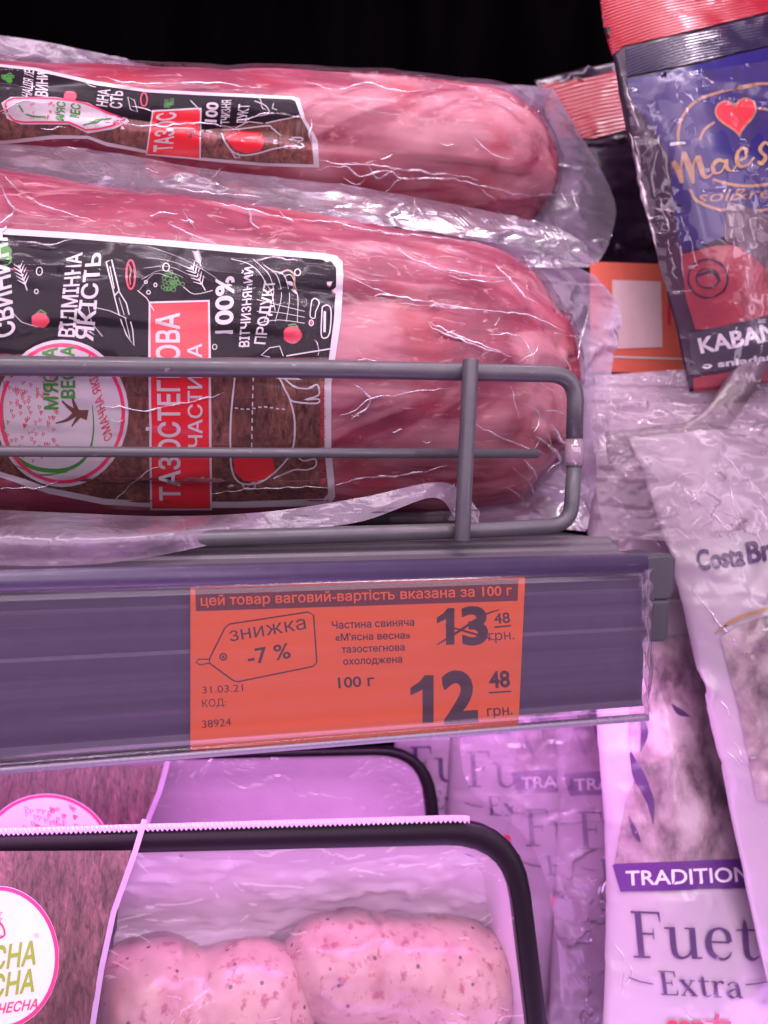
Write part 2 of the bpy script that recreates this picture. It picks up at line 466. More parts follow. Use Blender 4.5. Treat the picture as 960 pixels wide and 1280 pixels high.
def wire_mat():
    m = M('grey_wire_coating'); v = m.coord()
    c = m.mix(m.noise(v, .6, 4), (.062,.055,.070,1), (.11,.098,.118,1))
    ch = m.ramp(m.noise(v, 2.6, 5, .7), [(.66, (0,0,0)), (.70, (.8,.8,.8))]); c = m.mix(ch, c, (.24,.20,.23,1))
    r_ = m.ramp(m.noise(v, 1.5, 4), [(.3, (.28,.28,.28)), (.7, (.55,.55,.55))])
    return m.done(m.pbr(c, r_, coat=.1, coatr=.3, nrm=m.bump(m.noise(v, 3.5, 3), .4, .015)))
MT['wire'] = wire_mat() or rail_mat('grey_wire_coating', (.085,.075,.095,1), .42)
MT['bracket'] = plain('dark_bracket_plastic', (.05,.042,.06,1), .4, .1, bump=.01)
def tagmat():
    m = M('orange_tag_paper'); n = m.noise(m.coord((.05, 2, 2)), 1.2, 4)
    c = m.mix(n, (.74,.115,.014,1), (.86,.165,.026,1)); return m.done(m.pbr(c, .5, coat=.05))
MT['tag'] = tagmat()
MT['tagink'] = plain('price_tag_ink', (.045,.016,.022,1), .5)
MT['tagstrip'] = plain('brown_ink_strip', (.13,.02,.022,1), .5)

# ------------------------------------------------------------------ setting: back wall, shelf deck
def zat(py, Y, px=0): return at(px, py, Y).z
XR = at(815, 700, 0).x               # right end of the rail
XL = -46
v, f = box_geo(-80, 90, 36, 37, -60, 60)
wm = M('black_back_wall_paint'); wn = wm.noise(wm.coord((1,1,.15), (0,.5,0)), .3, 4)
wmat = wm.done(wm.pbr(wm.ramp(wn, [(.4, (.0008,.0005,.0008)), (.75, (.002,.0014,.002))]), .7, spec=.0))
tag(mesh_obj('back_wall', v, f, wmat, smooth=False), 'black back wall of the chilled cabinet', None, kind='structure')
z_deck = zat(690, 1.5)
v, f = box_geo(XL, XR-.3, 1.75, 35, z_deck-1.1, z_deck-.05)
tag(mesh_obj('shelf', v, f, MT['ledge'], smooth=False), 'grey metal shelf deck under the meat packs', None, kind='structure')

# ------------------------------------------------------------------ price rail
rail = thing('price_rail', 'purple-grey plastic price rail with clear cover along the shelf edge', 'price rail', (0, 0, zat(967, 0)))
z = lambda py, Y=0: zat(py, Y)
prof = [(1.7, z(684,1.7)), (1.45, z(688,1.45)), (1.4, z(690,1.4)-.12), (1.0, z(700,1.0)), (.95, z(702,.95)-.09), (.35, z(712,.35)), (.3, z(715,.3)-.3), (.9, z(715,.3)-.6), (1.7, z(684,1.7)-.9)]
v, f = prism_x(prof, XL, XR-.75, 2)
mesh_obj('top_ledge', v, f, MT['ledge'], rail, smooth=False, bevel=.05)
# ribbed back of the rail
ys = [z(740), z(752), z(768), z(770), z(778), z(826), z(831), z(850), z(856), z(905), z(912), z(940), z(948)]
dd = [.55, .30, .30, .25, .25, .25, .20, .23, .27, .25, .30, .32, .20]
prof = [(d, q) for d, q in zip(dd, ys)] + [(1.2, ys[-1]-.02), (1.2, ys[0])]
v, f = prism_x(prof[::-1], XL, XR-.12)
mesh_obj('rail_back', v, f, MT['rail'], rail, smooth=False, bevel=.03)
# rounded upper lip
def lip(name, pyc, Y, ry, rz, mat, x1, n=20, wob=0.0):
    zc = z(pyc, Y); pr = [(Y+ry*math.cos(a), zc+rz*math.sin(a)) for a in [2*math.pi*k/n for k in range(n)]]
    v, f = prism_x(pr, XL, x1, 2); return mesh_obj(name, v, f, mat, rail)
lip('upper_lip', 727, .10, .30, .36, MT['rail'], XR-.25)
# clear cover: thin slightly bowed sheet with a thick lower lip
prof = []
for k in range(13):
    t = k/12; py = 735+(956-735)*t; prof.append((-.10-.05*math.sin(math.pi*t), z(py)))
nx = 120
back = [(a+.05, b) for a, b in prof[::-1]]
pr = prof+back; vs = []
for i in range(nx):
    t = i/(nx-1); x = XL+(XR-XL)*t
    for k, (a, b) in enumerate(pr):
        xx = x
        if i == nx-1: xx = XR - .12*math.sin(k*1.3) - .02*k % .1
        vs.append((xx, a, b))
mesh_obj('clear_cover', vs, grid_faces(nx, len(pr), wrap=True)+[tuple(range(len(pr)))[::-1], tuple((nx-1)*len(pr)+k for k in range(len(pr)))], MT['clear'], rail)
lipm = rail_mat('pale_lip_plastic', (.20,.155,.23,1), .25)
pr = [(.30, z(960)), (-.10, z(958)), (-.15, z(959)), (-.17, z(962)), (-.12, z(967)), (.30, z(968))]
v, f = prism_x(pr[::-1], XL, XR-.10); mesh_obj('lower_lip', v, f, lipm, rail, smooth=False, bevel=.04)
# torn milky edge at the right end of the cover
gx = []
rowL = [(805+3*math.sin(k*2.1), 712+k*11.6, -.16) for k in range(17)]
rowM = [(810+2*math.sin(k*1.7+1), 712+k*11.6, -.30) for k in range(17)]
rowR = [(815+2.5*math.sin(k*2.9+2)-k*.35, 710+k*11.7, .02) for k in range(17)]
sheet('cover_edge', [[r[k] for r in (rowL, rowM, rowR)] for k in range(17)], MT['flange'], 9, 50, rail)
# right bracket (shelf end)
br = thing('shelf_bracket', 'dark plastic end bracket sticking out right of the price rail', 'bracket', at(828, 800, 1.4))
def slab(name, quad, Y0, Y1, mat, parent, bevel=.12):
    a = [at(p[0], p[1], Y0) for p in quad]; dy = Y1-Y0
    vs = a+[p+Vector((0, dy, 0)) for p in a]; n = len(a)
    fs = [tuple(range(n))[::-1], tuple(range(n, 2*n))]+[(i, (i+1)%n, n+(i+1)%n, n+i) for i in range(n)]
    return mesh_obj(name, vs, fs, mat, parent, smooth=False, bevel=bevel)
slab('upper_hook', [(770,698),(838,692),(846,697),(843,742),(836,751),(800,752)], 1.3, 3.4, MT['bracket'], br)
slab('lower_block', [(795,752),(838,750),(836,795),(830,803),(798,803)], 1.25, 2.9, MT['bracket'], br, .1)

# ------------------------------------------------------------------ price tag
pt = thing('price_tag', 'orange discount price tag reading 12 48 in the rail holder', 'price tag', at(445, 937, .1))
q = [(238,725),(657,711),(648,908),(238,938)]
a = [at(x, y, .06) for x, y in q]; a2 = [p+Vector((0,.04,0)) for p in a]
o = mesh_obj('tag_card', a+a2, [(0,1,2,3),(7,6,5,4),(0,4,5,1),(1,5,6,2),(2,6,7,3),(3,7,4,0)], MT['tag'], pt, smooth=False)
tb = BVHTree.FromPolygons([tuple(p) for p in a], [(0,1,2,3)])
def L(s, x0, y0, x1, y1, h, bold=0.0, shear=0, lean=0): # text line on a slightly rotated baseline, cap height h
    dx, dy = x1-x0, y1-y0; l = math.hypot(dx, dy); nx, ny = dy/l*h, -dx/l*h
    return T(s, (x0,y0), (x1,y1), (x0+nx+lean, y0+ny), (x1+nx+lean, y1+ny), bold, shear)
def pp(name, sh, mat, lift=.004, label=None): print_on(tb, name, sh, mat, pt, lift, step=0, label=label)
pp('header_strip', PG([(244,736),(648,724),(647,751),(245,764)]), MT['tagstrip'])
pp('lettering', L('цей товар ваговий-вартість вказана за 100 г', 251,757, 640,744, 12, .012), MT['tag'], .008, 'orange header line on the dark strip')
pp('lettering', L('знижка', 288,802, 383,786, 17, .0), MT['tagink'], label='word inside the drawn sales tag')
pp('lettering', L('-7 %', 311,831, 364,822, 19, .012), MT['tagink'], label='discount percentage')
pp('lettering', L('Частина свиняча', 415,786, 518,782, 9, .02), MT['tagink'])
pp('lettering', L('«М\'ясна весна»', 419,801, 513,798, 8.5, .02), MT['tagink'])
pp('lettering', L('тазостегнова', 427,816, 506,813, 8.5, .02), MT['tagink'])
pp('lettering', L('охолоджена', 429,831, 503,828, 8.5, .02), MT['tagink'])
pp('lettering', L('100 г', 423,860, 468,857, 13, .02), MT['tagink'])
pp('lettering', L('31.03.21', 253,867, 304,864, 9, .0), MT['tagink'])
pp('lettering', L('КОД:', 253,884, 283,882, 9, 0), MT['tagink'])
pp('lettering', L('38924', 253,910, 289,907, 9.5, .0), MT['tagink'])
def one(x0,x1,yb,h): # bold 1 with a flag
    w=x1-x0
    return PG([(x0+w*.52,yb),(x0+w,yb-.5),(x0+w,yb-h),(x0+w*.62,yb-h),(x0+w*.38,yb-h*.86),(x0,yb-h*.74),(x0,yb-h*.58),(x0+w*.52,yb-h*.70)])
pp('old_price', [one(546,568,806,46), L('3', 578,805, 611,803, 45, .035)], MT['tagink'])
pp('strike_cross', [S([(546,806),(575,788),(602,770),(624,762)], [1.5,3,2.5,1.2], sm=4), S([(556,782),(585,790),(618,800)], [1,2.5,1.2], sm=4)], MT['tagink'], .008)
pp('new_price', [one(513,542,904,60), L('2', 555,902, 598,899, 60, .045)], MT['tagink'])
pp('lettering', [L('48', 618,780, 638,778, 13, .015), PG([(618,783),(639,781),(639,783),(618,785)])], MT['tagink'])
pp('lettering', L('грн.', 611,801, 643,799, 12, .0), MT['tagink'])
pp('lettering', [L('48', 612,860, 638,858, 20, .03), PG([(611,865),(639,863),(639,865),(611,867)])], MT['tagink'])
pp('lettering', L('грн.', 609,895, 641,893, 12, .01), MT['tagink'])
pp('drawn_tag_outline', [S([(262,823),(281,785),(287,780),(385,765),(392,769),(396,828),(391,833),(298,852),(292,851),(262,829)], 1.8, True),
    S(EL(279,821,4,4), 1.8, True), PG(EL(279,821,1.8,1.8)), S([(262,824),(248,824),(245,828),(250,831),(262,829)], 1.5)], MT['tagink'])

# ------------------------------------------------------------------ wire guard
wg = thing('wire_guard', 'grey coated wire guard standing on the shelf edge before the meat packs', 'shelf guard', at(400, 675, 1.0))
WY = 1.05
def arc_path(pts, Y, n=8): return [at(p[0], p[1], Y) for p in pts]
def rounded(pts, r, n=6):
    out = [pts[0]]
    for i in range(1, len(pts)-1):
        p0, p, p1 = map(lambda t: np.array(t, float), (pts[i-1], pts[i], pts[i+1]))
        a = p+(p0-p)/np.linalg.norm(p0-p)*r; b = p+(p1-p)/np.linalg.norm(p1-p)*r
        for k in range(n+1):
            t = k/n; out.append(tuple(a*(1-t)**2+2*p*t*(1-t)+b*t*t))
    return out+[pts[-1]]
s1 = scl(480, 600, WY)
v, f = tube_geo(arc_path(rounded([(-1300,448),(0,457),(400,461),(720,468),(718,552)], 34), WY), 11.3*s1)
mesh_obj('wire', v, f, MT['wire'], wg)['label'] = 'thick top wire bending down at the right'
v, f = tube_geo(arc_path(rounded([(718,579),(713,656),(620,662),(300,672),(0,680),(-1300,705)], 26), WY), 10.2*s1)
mesh_obj('wire', v, f, MT['wire'], wg)['label'] = 'thick bottom wire bending up at the right'
v, f = tube_geo(arc_path([(-1300,561),(0,564),(300,566),(672,567)], WY+.55), 6.2*scl(480,600,WY+.55))
mesh_obj('wire', v, f, MT['wire'], wg)['label'] = 'thin middle wire'
v, f = tube_geo(arc_path([(588.5,449),(586,500),(581,600),(577.5,677)], WY-.56), [10*s1]*4)
mesh_obj('upright', v, f, MT['wire'], wg, bevel=.05)
slv = film('sleeve_plastic', haze=.45, hazecol=(.7,.5,.62), rough=.12, gloss=.1, bumpd=.01)
v, f = tube_geo(arc_path([(718,549),(718,582)], WY), 12.2*s1); mesh_obj('clear_sleeve', v, f, slv, wg)

# ------------------------------------------------------------------ vacuum packs
def pack_surface(st, ry_fac, n_s=260, n_t=200, off=0, seed=1, lump=.12, wr=0.0, endfold=0.0, q_end=(2.4, 2.4), tend=0):
    """st: (px, py, half height px, Y centre, half depth cm)"""
    A = np.array(st, dtype=float)
    c3 = np.array([tuple(at(p[0], p[1], p[3]))+(p[2]*scl(p[0], p[1], p[3]), p[4]) for p in A])
    u = np.linspace(0, 1, n_s)
    # denser sampling towards the ends
    u = .5-.5*np.cos(np.pi*u)*.35 + (u-.5)*.65
    m = len(c3); P = np.vstack([2*c3[0]-c3[1], c3, 2*c3[-1]-c3[-2]])
    t = u*(m-1)*(1-1e-9); i = t.astype(int); fr = (t-i)[:,None]
    a, b, c, d = P[i], P[i+1], P[i+2], P[i+3]
    q = .5*((2*b)+(-a+c)*fr+(2*a-5*b+4*c-d)*fr**2+(-a+3*b-3*c+d)*fr**3)
    xr, xl = c3[-1,0], c3[0,0]; R = 5.2
    dr = np.clip((xr-q[:,0])/R, 0, 1); dl = np.clip((q[:,0]-xl)/R, 0, 1)
    e = np.power(1-np.power(1-dr, q_end[0]), 1/q_end[1])*np.power(1-np.power(1-dl, 2.4), 1/2.4)
    th = np.linspace(0, 2*np.pi, n_t, endpoint=False)
    rz = (q[:,3]*e)[:,None]; ry = (q[:,4]*e)[:,None]
    cz = np.cos(th)[None,:]; cy = np.sin(th)[None,:]
    X = np.repeat(q[:,0:1], n_t, 1); Yv = q[:,1:2]-ry*cy; Z = q[:,2:3]+rz*cz
    G = np.stack([X, Yv, Z], -1)
    nrm = np.stack([0*X, -cy*np.ones_like(X)/np.maximum(ry,.3), cz*np.ones_like(X)/np.maximum(rz,.3)], -1)
    nrm[...,0] += ((1-dr)**3)[:,None]*.4
    nrm /= np.linalg.norm(nrm, axis=-1, keepdims=True)
    body = (fbm(G*np.array([.16,.3,.3]), seed, 3)-.44)*2*lump*3
    endm = np.clip(1-(xr-G[...,0])/6, 0, 1)
    body = body - endfold*ridge(G*np.array([.22,.4,.4])+fbm(G*.4, seed+4)[...,None], seed+7, 3)*endm
    D = body+off
    if wr:
        qd = G+(fbm(G*.6, seed+20)[...,None]-.45)*2.4
        msk = np.clip(noise(G*.33, seed+31)*2.2-.55, 0, 1)
        r1 = ridge(qd*np.array([.16,.55,.55]), seed+21, 9)*msk
        r2 = ridge(qd*np.array([.55,.75,.75])+3, seed+22, 12)*np.clip(noise(G*.5+8, seed+33)*2.6-1.1+endm*.8, 0, 1)
        D = D+wr*(r1+.7*r2)
    G = G+nrm*D[...,None]
    fs = grid_faces(n_s, n_t, wrap=True)
    vs = G.reshape(-1,3)
    fs += [tuple(range(n_t))[::-1], tuple((n_s-1)*n_t+k for k in range(n_t))]
    return vs, fs
def pack(name, label, st, seed, endfold, group):
    zb = min(at(p[0], p[1]+p[2], p[3]).z for p in st)
    r = thing(name, label, 'meat pack', (at(*st[len(st)//2][:2], st[0][3]).x, st[0][3], zb), group)
    v, f = pack_surface(st, 1, 200, 150, 0, seed, .12, endfold=endfold)
    mesh_obj('pork_piece', v, f, MT['meat'], r)
    bv = BVHTree.FromPolygons([tuple(p) for p in v], f)
    v, f = pack_surface(st, 1, 420, 300, .17, seed, .12, wr=.055, endfold=endfold*.45)
    mesh_obj('film_wrap', v, f, MT['film'], r)
    FILMS[r.name] = [BVHTree.FromPolygons([tuple(p) for p in v], f)]
    return r, bv
FILMS = {}
G_P = 'vacuum-packed pork pieces on the shelf'
p2, b2 = pack('vacuum_meat_pack', 'front vacuum-packed pork piece with a large black and wood label behind the wire guard',
  [(-900,400,185,8.2,5.2),(-500,405,205,7.9,5.6),(-100,428,210,7.6,5.8),(100,442,203,7.5,5.7),(300,455,192,7.4,5.5),(500,470,172,7.3,5.2),(620,481,160,7.3,5.0),(708,488,148,7.3,4.4)], 3, .55, G_P)
p1, b1 = pack('vacuum_meat_pack', 'rear vacuum-packed pork piece lying on top with its label squeezed at the upper left',
  [(-800,130,90,12.2,5.0),(-400,164,82,12.0,5.2),(-100,185,76,11.8,5.3),(100,194,78,11.6,5.3),(300,201,84,11.5,5.2),(500,213,90,11.5,5.0),(600,220,92,11.5,4.8),(690,230,82,11.5,4.0)], 11, .45, G_P)

# --- label on the front pack
def dec(bvh, root):
    def g(name, sh, mat, lift, parent=None, label=None, step=9): return print_on(bvh, name, sh, mat, parent or root, lift, step, label)
    return g
d2 = dec(b2, p2)
out2 = [(-560,262),(-300,262),(-100,277),(0,286),(100,292),(200,300),(300,309),(405,317),(420,320),(428,328),(429,345),(426,400),(420,440),(414,480),(414,560),(418,605),(419,620),(414,628),(404,631),(300,634),(200,634),(130,630),(60,616),(0,596),(-100,575),(-300,560),(-560,552)]
lab2 = d2('label', PG(out2), MT['white'], .03)
def l2(name, sh, mat, lift, label=None, step=9): return d2(name, sh, mat, lift, lab2, label, step)
l2('black_panel', PG([(-550,270),(-300,270),(-100,285),(0,294),(100,300),(200,308),(300,317),(400,325),(414,328),(420,336),(420,345),(417,400),(411,447),(200,447),(0,442),(-200,430),(-550,420)]), MT['black'], .042)
l2('wood_panel', PG([(-550,420),(-200,430),(0,442),(200,447),(411,447),(405,480),(405,560),(409,600),(410,616),(404,622),(300,626),(200,626),(130,622),(60,608),(0,588),(-100,567),(-300,552),(-550,545)]), MT['labelwood'], .042)
rp = [(187,379),(261,377),(262,450),(263,560),(264,635),(189,635),(188,540),(187,450)]
l2('plank_joints', [S([(-550,478),(-200,486),(0,494),(186,497)], [1.6]*4), S([(265,497),(406,495)], 1.6), S([(-550,516),(0,540),(100,552),(187,556)], 1.6), S([(265,557),(405,556)], 1.6), S([(60,598),(130,604),(187,604)], 1.6), S([(265,604),(407,600)], 1.6)], MT['brown'], .048, step=12)
l2('red_panel', PG(rp), MT['red'], .054)
l2('red_panel_border', S(rp, 3, True), MT['white'], .060)
up_ = lambda s, c0, c1, b0, b1, bold=.01, **k: T(s, b0, b1, c0, c1, bold, **k)
l2('lettering', up_('ТАЗОСТЕГНОВА', (201,624),(196,392),(225,624),(224,392), .022), MT['white'], .066, 'large white word on the red panel')
l2('lettering', up_('ЧАСТИНА', (236,558),(235,430),(253,558),(252,430), .012), MT['white'], .066, 'smaller white word on the red panel')
l2('lettering', up_('ВІДМІННА', (74,421),(85,319),(93,422),(103,317), .02), MT['white'], .058)
l2('lettering', up_('ЯКІСТЬ', (94,424),(110,319),(116,427),(127,317), .022), MT['white'], .058)
l2('lettering', up_('СВИНИНА', (-4,424),(-12,290),(19,418),(8,284), .022), MT['white'], .058)
l2('lettering', up_('ОХОЛОДЖЕНА', (-34,420),(-40,292),(-16,420),(-24,290), .022), MT['white'], .058)
l2('lettering', up_('100%', (269,419),(270,347),(290,418),(292,345), .03), MT['white'], .058)
l2('lettering', up_('ВІТЧИЗНЯНИЙ', (299,434),(306,336),(311,434),(316,334), .018), MT['white'], .058)
l2('lettering', up_('ПРОДУКТ', (318,430),(331,351),(331,431),(344,350), .02), MT['white'], .058)
# white line drawings
rnd = random.Random(3)
def Z(x, y): return (x/2.182, 270+y/2.182)
dr = [S([Z(290,128),Z(305,122),Z(325,205),Z(312,218),Z(290,128)], 1.6), S([Z(300,140),Z(312,200)], 1.0), S([Z(312,220),Z(325,208),Z(345,240),Z(362,310),Z(366,355),Z(345,325),Z(325,270),Z(312,220)], 1.4), S([Z(325,225),Z(345,290),Z(355,335)], .8)]
for cx, cy, rx, ry in ((108,154,8,10),(100,208,5,6),(453,142,9,11),(398,182,4,4),(405,210,5,5),(424,190,4,5),(811,156,8,9),(585,358,6,7),(848,293,6,8)): dr.append(S(EL(cx/2.182,270+cy/2.182,rx/2.182,ry/2.182,14), 1.1, True))
def sprig(x, y, a, l, n=5, wd=1.2):
    r = []; dx, dy = math.cos(a)*l, math.sin(a)*l; r.append(S([(x,y),(x+dx,y+dy)], wd))
    for k in range(n):
        t = .25+.75*k/n; px, py = x+dx*t, y+dy*t
        for s in (-1,1): r.append(S([(px,py),(px+math.cos(a+s*.75)*l*.32,py+math.sin(a+s*.75)*l*.32)], [wd*1.5,.4]))
    return r
dr += sprig(*Z(75,205), -1.9, 34) + sprig(*Z(560,205), -2.1, 36) + sprig(*Z(548,140), -1.9, 20)
dr += [S([Z(375,205),Z(400,225),Z(420,260)], 1), S([Z(255,250),Z(300,260),Z(345,280)], .8), S([Z(280,330),Z(250,290),Z(240,240)], .8), S([Z(30,260),Z(60,290),Z(130,310)], .8)]
for a in (0,1,2,3): dr.append(S([Z(690+a*28,120+a*16),Z(735+a*20,165),Z(745+a*22,220),Z(720+a*30,290)], .7, sm=4))
for a in (0,1,2): dr.append(S([Z(700,230+a*32),Z(760,245+a*20),Z(830,262+a*16)], .7, sm=3))
dr += [S([Z(630,120),Z(690,140),Z(735,200),Z(750,260)], .8, sm=4), S([Z(500,195),Z(530,215),Z(580,205)], .8, sm=3)]
dr += [S([Z(878,250),Z(892,245),Z(902,260),Z(898,320),Z(885,334),Z(875,322),Z(878,250)], 1.5, sm=3), S([Z(885,262),Z(884,318)], 3), S([Z(845,265),Z(850,232),Z(862,228),Z(870,240),Z(860,262),Z(858,280),Z(846,278)], 1.3, True, sm=2)]
dr += [S([Z(735,385),Z(712,380),Z(735,360),Z(762,356),Z(772,382)], 1.2), S([Z(780,382),Z(905,362)], 1.6), S([Z(660,360),Z(670,350)], 1)]
for k in range(5):
    dr.append(S([Z(380+k*6,205-k*30),Z(420+k*20,160-k*10),Z(470+k*30,170)], .35, sm=3))
l2('white_drawings', dr, MT['whiteink'], .056, step=14)
tm = [(math.cos(2*math.pi*k/40)*(1+.06*math.cos(10*math.pi*k/40)), math.sin(2*math.pi*k/40)) for k in range(40)]
l2('tomato_drawing', PG([(110/2.182+11*a, 401+9.5*b) for a, b in tm]), MT['redink'], .054)
l2('tomato_drawing', PG([(797/2.182+11.5*a, 419+11*b) for a, b in tm]), MT['redink'], .054)
l2('chili_drawing', S(EL(357/2.182,270+162/2.182,5.5,18,20), 2.2, True), MT['redink'], .054)
l2('chili_drawing', S([Z(352,135),Z(358,150),Z(354,170),Z(356,190)], 1.5, sm=3), MT['redink'], .0545)
l2('berry_drawing', PG(EL(848/2.182,270+293/2.182,3,4,10)), MT['redink'], .054)
grn = []
for (cx, cy, r) in ((472,185,15),):
    for k in range(26): 
        a = rnd.random()*6.28; q = rnd.random()*r; grn.append(S(EL(cx/2.182+q*math.cos(a)*.95, 270+cy/2.182+q*math.sin(a), 2.5, 2.5, 8), .8, True))
l2('herb_drawings', grn, MT['green'], .054)
l2('leaf_drawing', PG([Z(-5,80),Z(12,72),Z(34,95),Z(30,112),Z(38,128),Z(15,142),Z(-5,128)]), MT['green'], .055)
l2('stalk_drawing', S([Z(100,268),Z(112,258),Z(128,268)], 1.8), MT['green'], .058)
l2('stalk_drawing', S([Z(785,300),Z(802,296),Z(812,304)], 1.8), MT['green'], .058)
l2('pasta_drawing', S([Z(760,160),Z(785,150),Z(802,165),Z(800,200),Z(790,210)], 2.2, sm=3), MT['gold'], .055)
# round emblem
ecx, ecy = 78, 516
l2('emblem', PG(EL(ecx, ecy, 83, 91, 44)), MT['white'], .066, 'round white emblem with a blossom tree')
l2('emblem_ring', [S(EL(ecx, ecy, 76.5, 84.5, 48), 4.5, True)], MT['pinkink'], .072)
bl = []
for k in range(120):
    x, y = rnd.uniform(8, 72), rnd.uniform(448, 572)
    if ((x-42)/40)**2+((y-512)/60)**2 > 1: continue
    bl.append(S([(x,y),(x+3.4,y+1.2),(x+1,y+4.8)], 1.3, True))
l2('blossom_drawing', bl, MT['redink'], .072)
l2('trunk_drawing', [S([(110,518),(97,515),(86,508),(78,500)], [13,8,4,2], sm=4), S([(95,516),(84,524),(70,528)], [7,4,1.5], sm=3), S([(96,512),(92,500),(90,492)], [6,3,1.5], sm=3), S([(100,518),(90,532)], [6,1.5])], MT['brown'], .074)
l2('green_arc', [S([(6,470),(4,520),(14,560),(40,582),(80,586),(108,570),(117,540),(116,505)], [1,2,3.5,5,5,3.5,2,1], sm=5), S([(20,580),(50,592),(85,588)], [1,2,1], sm=3)], MT['green'], .071)
l2('lettering', up_("М'ЯСНА", (57,511),(54,434),(73,511),(72,434), .03), MT['green'], .078)
l2('lettering', up_('ВЕСНА', (78,497),(77,432),(94,497),(93,432), .03), MT['green'], .078)
l2('lettering', up_('СМАЧНА ЯКІСНА', (132,552),(106,446),(141,546),(115,440), .012), MT['redink'], .078)
# pig drawing and small print
def blossoms(x0, x1, y0, y1, n, k):
    out = []
    for _ in range(n):
        x, y = rnd.uniform(x0, x1), rnd.uniform(y0, y1); out.append(S([(x,y),(x+3.4*k,y+1.2*k),(x+1*k,y+4.8*k)], 1.2*k, True))
    return out
pig = [S([Z(640,440),Z(630,540),Z(628,620),Z(632,690),Z(655,725),Z(705,725),Z(745,700),Z(795,640),Z(803,560),Z(790,500),Z(775,470),Z(760,440)], 2.2, sm=4),
  S([Z(770,440),Z(800,465),Z(840,470),Z(865,462),Z(868,488),Z(830,500),Z(868,498),Z(862,510),Z(800,505),Z(785,490)], 2.0, sm=3),
  S([Z(745,715),Z(800,690),Z(835,690),Z(860,680),Z(858,660),Z(825,665),Z(800,640)], 1.8, sm=3),
  S([Z(660,728),Z(672,742),Z(695,738),Z(692,724),Z(675,732)], 1.8, sm=3)]
for k in range(9): pig.append(S([Z(640+k*16,522+math.sin(k)*3),Z(649+k*16,523+math.sin(k)*3)], 1.6))
for k in range(9): pig.append(S([Z(690-k*.5,440+k*22),Z(690-k*.5,452+k*22)], 1.6))
l2('pig_drawing', pig, MT['white'], .056)
l2('ham_drawing', PG([Z(636,655),Z(742,655),Z(750,690),Z(735,708),Z(700,722),Z(665,720),Z(640,695)]), MT['red'], .054)
l2('lettering', up_('НА УПАКОВЦІ ПРИЗНАЧЕНО ПРИ 0+6', (401,606),(400,478),(407,606),(406,478), .0), MT['redink'], .056)

# --- label on the rear pack
d1 = dec(b1, p1)
out1 = [(-560,60),(-100,72),(0,81),(46,86),(119,102),(183,112),(257,116),(366,121),(374,124),(382,150),(393,168),(397,176),(399,209),(330,207),(250,200),(183,191),(133,182),(110,173),(69,173),(23,178),(0,180),(-100,172),(-560,150)]
lab1 = d1('label', PG(out1), MT['white'], .03, step=6)
def l1(name, sh, mat, lift, label=None, step=6): return d1(name, sh, mat, lift, lab1, label, step)
l1('black_panel', PG([(-550,66),(-100,77),(0,85),(46,90),(119,107),(183,116),(257,120),(364,125),(369,127),(376,147),(257,162),(156,148),(100,137),(0,130),(-550,110)]), MT['black'], .042)
l1('wood_panel', PG([(-550,110),(0,130),(100,137),(156,148),(257,162),(376,147),(389,170),(392,205),(330,203),(250,196),(183,187),(133,177),(110,169),(69,168),(23,173),(0,175),(-100,168),(-550,146)]), MT['labelwood'], .042)
rq = [(191,139),(251,136),(250,198),(183,192)]
l1('red_panel', PG(rq), MT['red'], .054); l1('red_panel_border', S(rq, 2.6, True), MT['white'], .058)
l1('lettering', up_('ТАЗОС', (193,189),(197,142),(215,188),(220,140), .022), MT['white'], .064)
l1('lettering', up_('СВИНИ', (44,128),(48,92),(60,130),(60,92), .02), MT['white'], .058)
l1('lettering', up_('НАЦІЯ ХЕ', (28,120),(32,88),(40,124),(43,90), .01), MT['white'], .058)
l1('lettering', up_('ННА', (121,132),(124,112),(134,134),(138,113), .02), MT['white'], .058)
l1('lettering', up_('СТЬ', (138,135),(140,114),(152,136),(154,115), .022), MT['white'], .058)
l1('lettering', up_('100', (256,152),(259,128),(270,153),(273,129), .03), MT['white'], .058)
l1('lettering', up_('ТЧИЗНЯ', (276,155),(278,126),(286,155),(289,126), .018), MT['white'], .058)
l1('lettering', up_('ДУКТ', (296,155),(299,131),(307,154),(312,131), .018), MT['white'], .058)
ew = [(2,129),(14,122),(69,122),(110,129),(137,141),(163,152),(142,161),(110,166),(87,155),(27,155),(9,148)]
l1('emblem', PG(ew), MT['white'], .066, 'white emblem squeezed by a fold'); l1('emblem_ring', S([(x*.93+5, y*.86+19) for x, y in ew], 2.2, True, sm=2), MT['pinkink'], .072)
l1('emblem_drawing', [S([(24,132),(34,143),(58,147)], 2, sm=3), S([(140,150),(120,152),(104,156)], 1.6, sm=3)], MT['green'], .072)
l1('lettering', up_("М'ЯС", (71,149),(72,127),(80,151),(82,128), .03), MT['green'], .074); l1('lettering', up_('ВЕС', (88,148),(90,129),(99,150),(101,131), .03), MT['green'], .074)
l1('blossom_drawing', blossoms(38,70,127,148,16,.7), MT['redink'], .071)
l1('ham_drawing', PG([(280,166),(300,163),(326,165),(331,176),(325,188),(308,191),(292,186)]), MT['red'], .054)
l1('pig_drawing', [S([(274,163),(286,184),(300,193),(322,191),(340,186),(360,183),(378,185),(376,180),(360,175),(376,176),(376,172),(355,171),(340,160),(334,157),(300,161),(274,163)], 1.8, sm=3), S([(285,182),(294,196),(300,196),(297,190)], 1.5), S([(332,154),(350,150),(374,145)], 1.4), S([(294,160),(310,152),(328,154)], 1.2)], MT['white'], .056)
l1('tomato_drawing', PG(EL(88,121,8,6)), MT['redink'], .054)
l1('chili_drawing', S(EL(180,125,4,8), 1.6, True), MT['redink'], .054)
l1('herb_drawings', [S(EL(rnd.uniform(4,16), rnd.uniform(93,104), 2.5, 2, 8), 1, True) for k in range(12)], MT['green'], .054)
